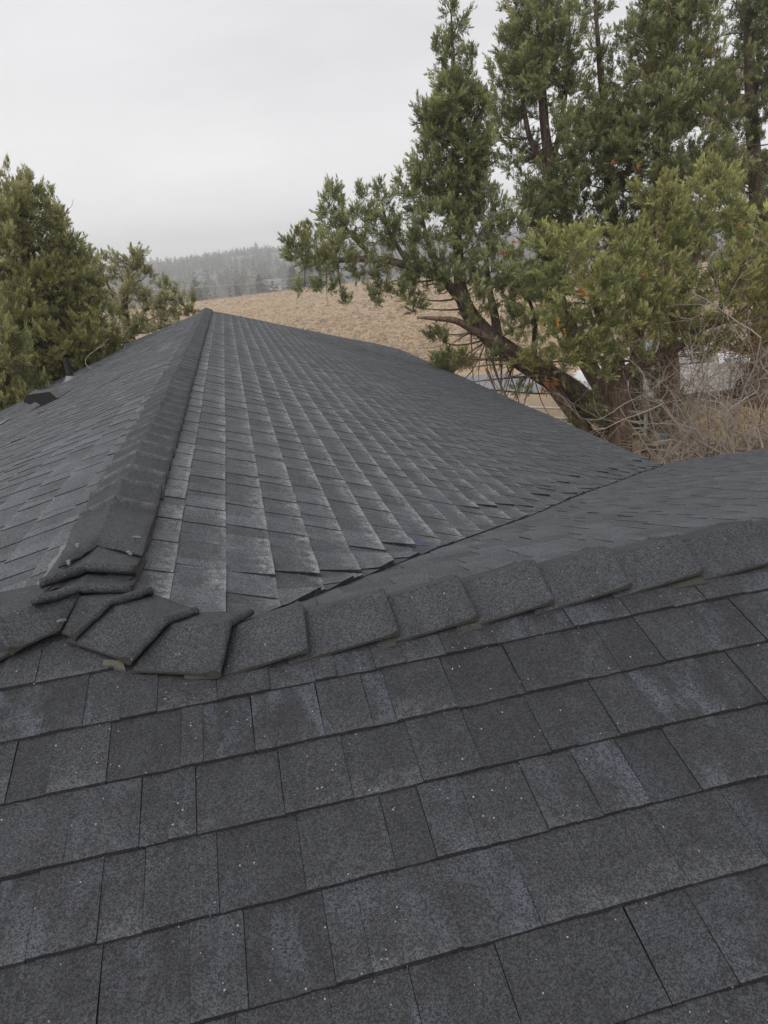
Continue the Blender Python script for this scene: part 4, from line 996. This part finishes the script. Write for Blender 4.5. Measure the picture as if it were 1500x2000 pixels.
# yellow grass by the right trunks
n = 5200; x = RG.uniform(6, 15, n); yy = RG.uniform(12.2, 18.5, n); hh = RG.uniform(.12, .34, n); a = RG.uniform(0, 6.28, n); b = np.stack([x, yy, np.zeros(n)], 1)
d3 = np.stack([np.cos(a), np.sin(a), np.zeros(n)], 1); tip = b + d3 * (hh * .5)[:, None] + np.array((0, 0, 1)) * hh[:, None]; sdd = np.stack([-np.sin(a), np.cos(a), np.zeros(n)], 1) * .022
M['yellow'] = tuft_mat('yellow_grass', (.34, .25, .13), (.46, .35, .19), (.56, .45, .27))
tag(link('yellow_grass', tri_mesh('yellow_grass', np.stack([b - sdd, b + sdd, tip], 1), np.clip(RG.normal(.5, .2, n), 0, 1)), M['yellow']), kind='stuff')

# pines
def pine_tris(H, R, n_w=9, nb=9):
    """a ragged conifer of height H at the origin -> triangles"""
    out = []
    wide = R.uniform(.45, .85) * H; z0 = H * R.uniform(.08, .2)
    for i in range(n_w):
        t = i / (n_w - 1); z = z0 + (H - z0) * t; r = wide * (1 - t) ** .55 + .05 * H * (1 - t)
        for k in range(nb):
            a = R.uniform(0, 6.28); rr = r * R.uniform(.45, 1.1); w = .5 * r * R.uniform(.5, 1) + .03 * H
            dx, dy = math.cos(a), math.sin(a); zz = z + R.normal(0, .03) * H
            out.append(((-dy * w * .5, dx * w * .5, zz + .07 * H), (dy * w * .5, -dx * w * .5, zz + .07 * H), (dx * rr, dy * rr, zz - .05 * H * (1 - t))))
            out.append(((dx * rr * .3 - dy * w * .4, dy * rr * .3 + dx * w * .4, zz), (dx * rr * .3 + dy * w * .4, dy * rr * .3 - dx * w * .4, zz), (dx * rr * .35, dy * rr * .35, zz + .13 * H)))
    for k in range(4):
        a = R.uniform(0, 6.28); w = .03 * H; out.append(((w * math.cos(a), w * math.sin(a), H * .86), (-w * math.cos(a), -w * math.sin(a), H * .86), (0, 0, H * 1.02)))
    return np.array(out)
RP = np.random.default_rng(110)
pines = [pine_tris(1.0, RP, 6, 5) for _ in range(10)]
M['pine'] = foliage_mat('pine_foliage', (.036, .046, .030), (.056, .066, .042), (.090, .096, .060))
Vs, Ts = [], []
def scatter(n, x0, x1_, y0, y1_, h0, h1, dens=None, tone=.4):
    cnt = 0
    while cnt < n:
        x, y = RP.uniform(x0, x1_), RP.uniform(y0, y1_)
        if dens is not None and RP.random() > dens(x, y): continue
        cnt += 1
        P = pines[RP.integers(10)]; h = RP.uniform(h0, h1) * (1 if RP.random() < .85 else 1.3); s = np.array((h * RP.uniform(.8, 1.25),) * 2 + (h,)); a = RP.uniform(0, 6.28); ca, sa = math.cos(a), math.sin(a)
        Q = P * s; Q = np.stack([Q[..., 0] * ca - Q[..., 1] * sa + x, Q[..., 0] * sa + Q[..., 1] * ca + y, Q[..., 2] + float(terrain(x, y)) - .3], -1)
        Vs.append(Q); Ts.append(np.full(len(Q), np.clip(tone + RP.normal(0, .2), 0, 1)) + RP.normal(0, .06, len(Q)))
clump = lambda x, y: .25 + .75 * (math.sin(x * .021 + 2) * math.sin(y * .017 + x * .006) + .35 * math.sin(x * .07) > -.15)
scatter(1500, -400, 400, 880, 1180, 6, 12, None, .35)
scatter(2200, -360, 380, 520, 880, 5, 11, clump, .4)
scatter(520, -220, 300, 320, 520, 3, 9, clump, .5)
Vp = np.concatenate(Vs); Tp = np.clip(np.concatenate(Ts), 0, 1)
tag(link('woods', tri_mesh('woods', Vp, Tp), M['pine']), kind='stuff')
# separate pines at the foot of the slope
spots = [(-62, 300, 11), (-44, 318, 9), (-25, 296, 8), (-12, 310, 12), (4, 300, 9), (14, 322, 11), (27, 305, 13), (34, 318, 15), (46, 300, 9), (58, 312, 10), (-80, 310, 10), (70, 320, 11)]
whr = ['leftmost', 'second from left', 'third from left', 'fourth from left', 'fifth from left', 'sixth from left', 'seventh from left', 'tallest and eighth from left', 'ninth from left', 'tenth from left', 'far left lone', 'rightmost']
for i, (x, y, h) in enumerate(sorted(spots)):
    z = float(terrain(x, y)); root = empty('pine_tree', (x, y, z))
    tag(root, 'hazy pine at the foot of the far hill, %s from the left' % ['first', 'second', 'third', 'fourth', 'fifth', 'sixth', 'seventh', 'eighth', 'ninth', 'tenth', 'eleventh', 'twelfth'][i], 'tree', 'pines beyond the field')
    q = MB(); q.tube([(x, y, z - .3), (x, y, z + h * .9)], [.2, .04], 6); q.build('trunk', M['bark'], root)
    P = pine_tris(h, RP, 11, 10) + np.array((x, y, z))
    link('crown', tri_mesh('crown', P, np.clip(RP.normal(.5, .15, len(P)), 0, 1)), M['pine'], root)
# far houses on the hillside
M['wallw'] = simple('pale_wall', (.48, .47, .45), .8, .3, .1, .5); M['wallt'] = simple('tan_wall', (.40, .33, .26), .8, .3, .1, .5)
M['roofg'] = simple('grey_roof', (.13, .135, .14), .8, .3, .15, .5); M['pane'] = simple('dark_pane', (.05, .06, .07), .2, .5)
def cottage(label, x, y, w, d, h, wm):
    z = float(terrain(x, y)); root = empty('far_house', (x, y, z)); tag(root, label, 'house', 'houses on the far hillside')
    q = MB(); q.box((x, y, z + h / 2 - .5), (w, d, h + 1)); q.add([(x - w / 2, y - d / 2, z + h), (x - w / 2, y + d / 2, z + h), (x - w / 2, y, z + h + d * .3)], [(0, 1, 2)]); q.add([(x + w / 2, y - d / 2, z + h), (x + w / 2, y + d / 2, z + h), (x + w / 2, y, z + h + d * .3)], [(0, 2, 1)])
    q.build('wall', M[wm], root)
    q = MB(); e = .6
    for sy in (-1, 1):
        q.add([(x - w / 2 - e, y + sy * (d / 2 + e), z + h - .2), (x + w / 2 + e, y + sy * (d / 2 + e), z + h - .2), (x + w / 2 + e, y, z + h + d * .32), (x - w / 2 - e, y, z + h + d * .32),
               (x - w / 2 - e, y + sy * (d / 2 + e), z + h - .5), (x + w / 2 + e, y + sy * (d / 2 + e), z + h - .5)], [(0, 1, 2, 3), (0, 4, 5, 1)])
    q.build('roof', M['roofg'], root)
    for k in (-.3, .0, .3):
        q = MB(); q.box((x + k * w, y - d / 2 - .02, z + h * .55), (1.3, .08, 1.3)); q.build('window', M['pane'], root)
cottage('pale house on the far hillside straight above the end of the roof ridge', -14, 560, 16, 10, 4.5, 'wallw')
cottage('small pale house lowest on the far hillside right of the roof ridge', 24, 420, 11, 8, 3.5, 'wallw')
cottage('tan house high on the far hillside between pines', 20, 760, 20, 11, 6, 'wallt')
cottage('wide pale house highest on the far hill near the long juniper limb', 62, 800, 22, 11, 5, 'wallw')
cottage('tan house on the far hillside left of the sparse juniper crown', -110, 520, 15, 10, 5, 'wallt')

# ---------------------------------------------------------------- haze
hz = MB(); hz.box((0, 600, 35), (2600, 2600, 110))
qm = bpy.data.materials.new('haze_air'); qm.use_nodes = True; t = qm.node_tree; t.nodes.clear()
ho = t.nodes.new('ShaderNodeOutputMaterial'); pv = t.nodes.new('ShaderNodeVolumePrincipled')
pv.inputs['Color'].default_value = (.975, .99, 1, 1); pv.inputs['Density'].default_value = .00095; pv.inputs['Anisotropy'].default_value = .35
t.links.new(pv.outputs[0], ho.inputs['Volume'])
tag(hz.build('haze', qm), kind='stuff')

# overhead wire between two poles hidden by the trees
WA, WB = Vector((-17.257,150.000,3.212)), Vector((22.337,165.000,2.452))
root = empty('power_line', (WA.x, WA.y, float(terrain(WA.x, WA.y)))); tag(root, 'thin pale overhead wire crossing in front of the far hill', 'power line')
for P in (WA, WB):
    q = MB(); q.tube([(P.x, P.y, float(terrain(P.x, P.y)) - .3), (P.x, P.y, P.z + .6)], [.14, .10], 8); q.build('pole', M['twig'], root)
for dz in (0,):
    q = MB(); q.tube([WA.lerp(WB, t) + Vector((0, 0, dz - 3.0 * t * (1 - t))) for t in np.linspace(0, 1, 14)], .022, 5, False); q.build('wire', M['rail'], root)
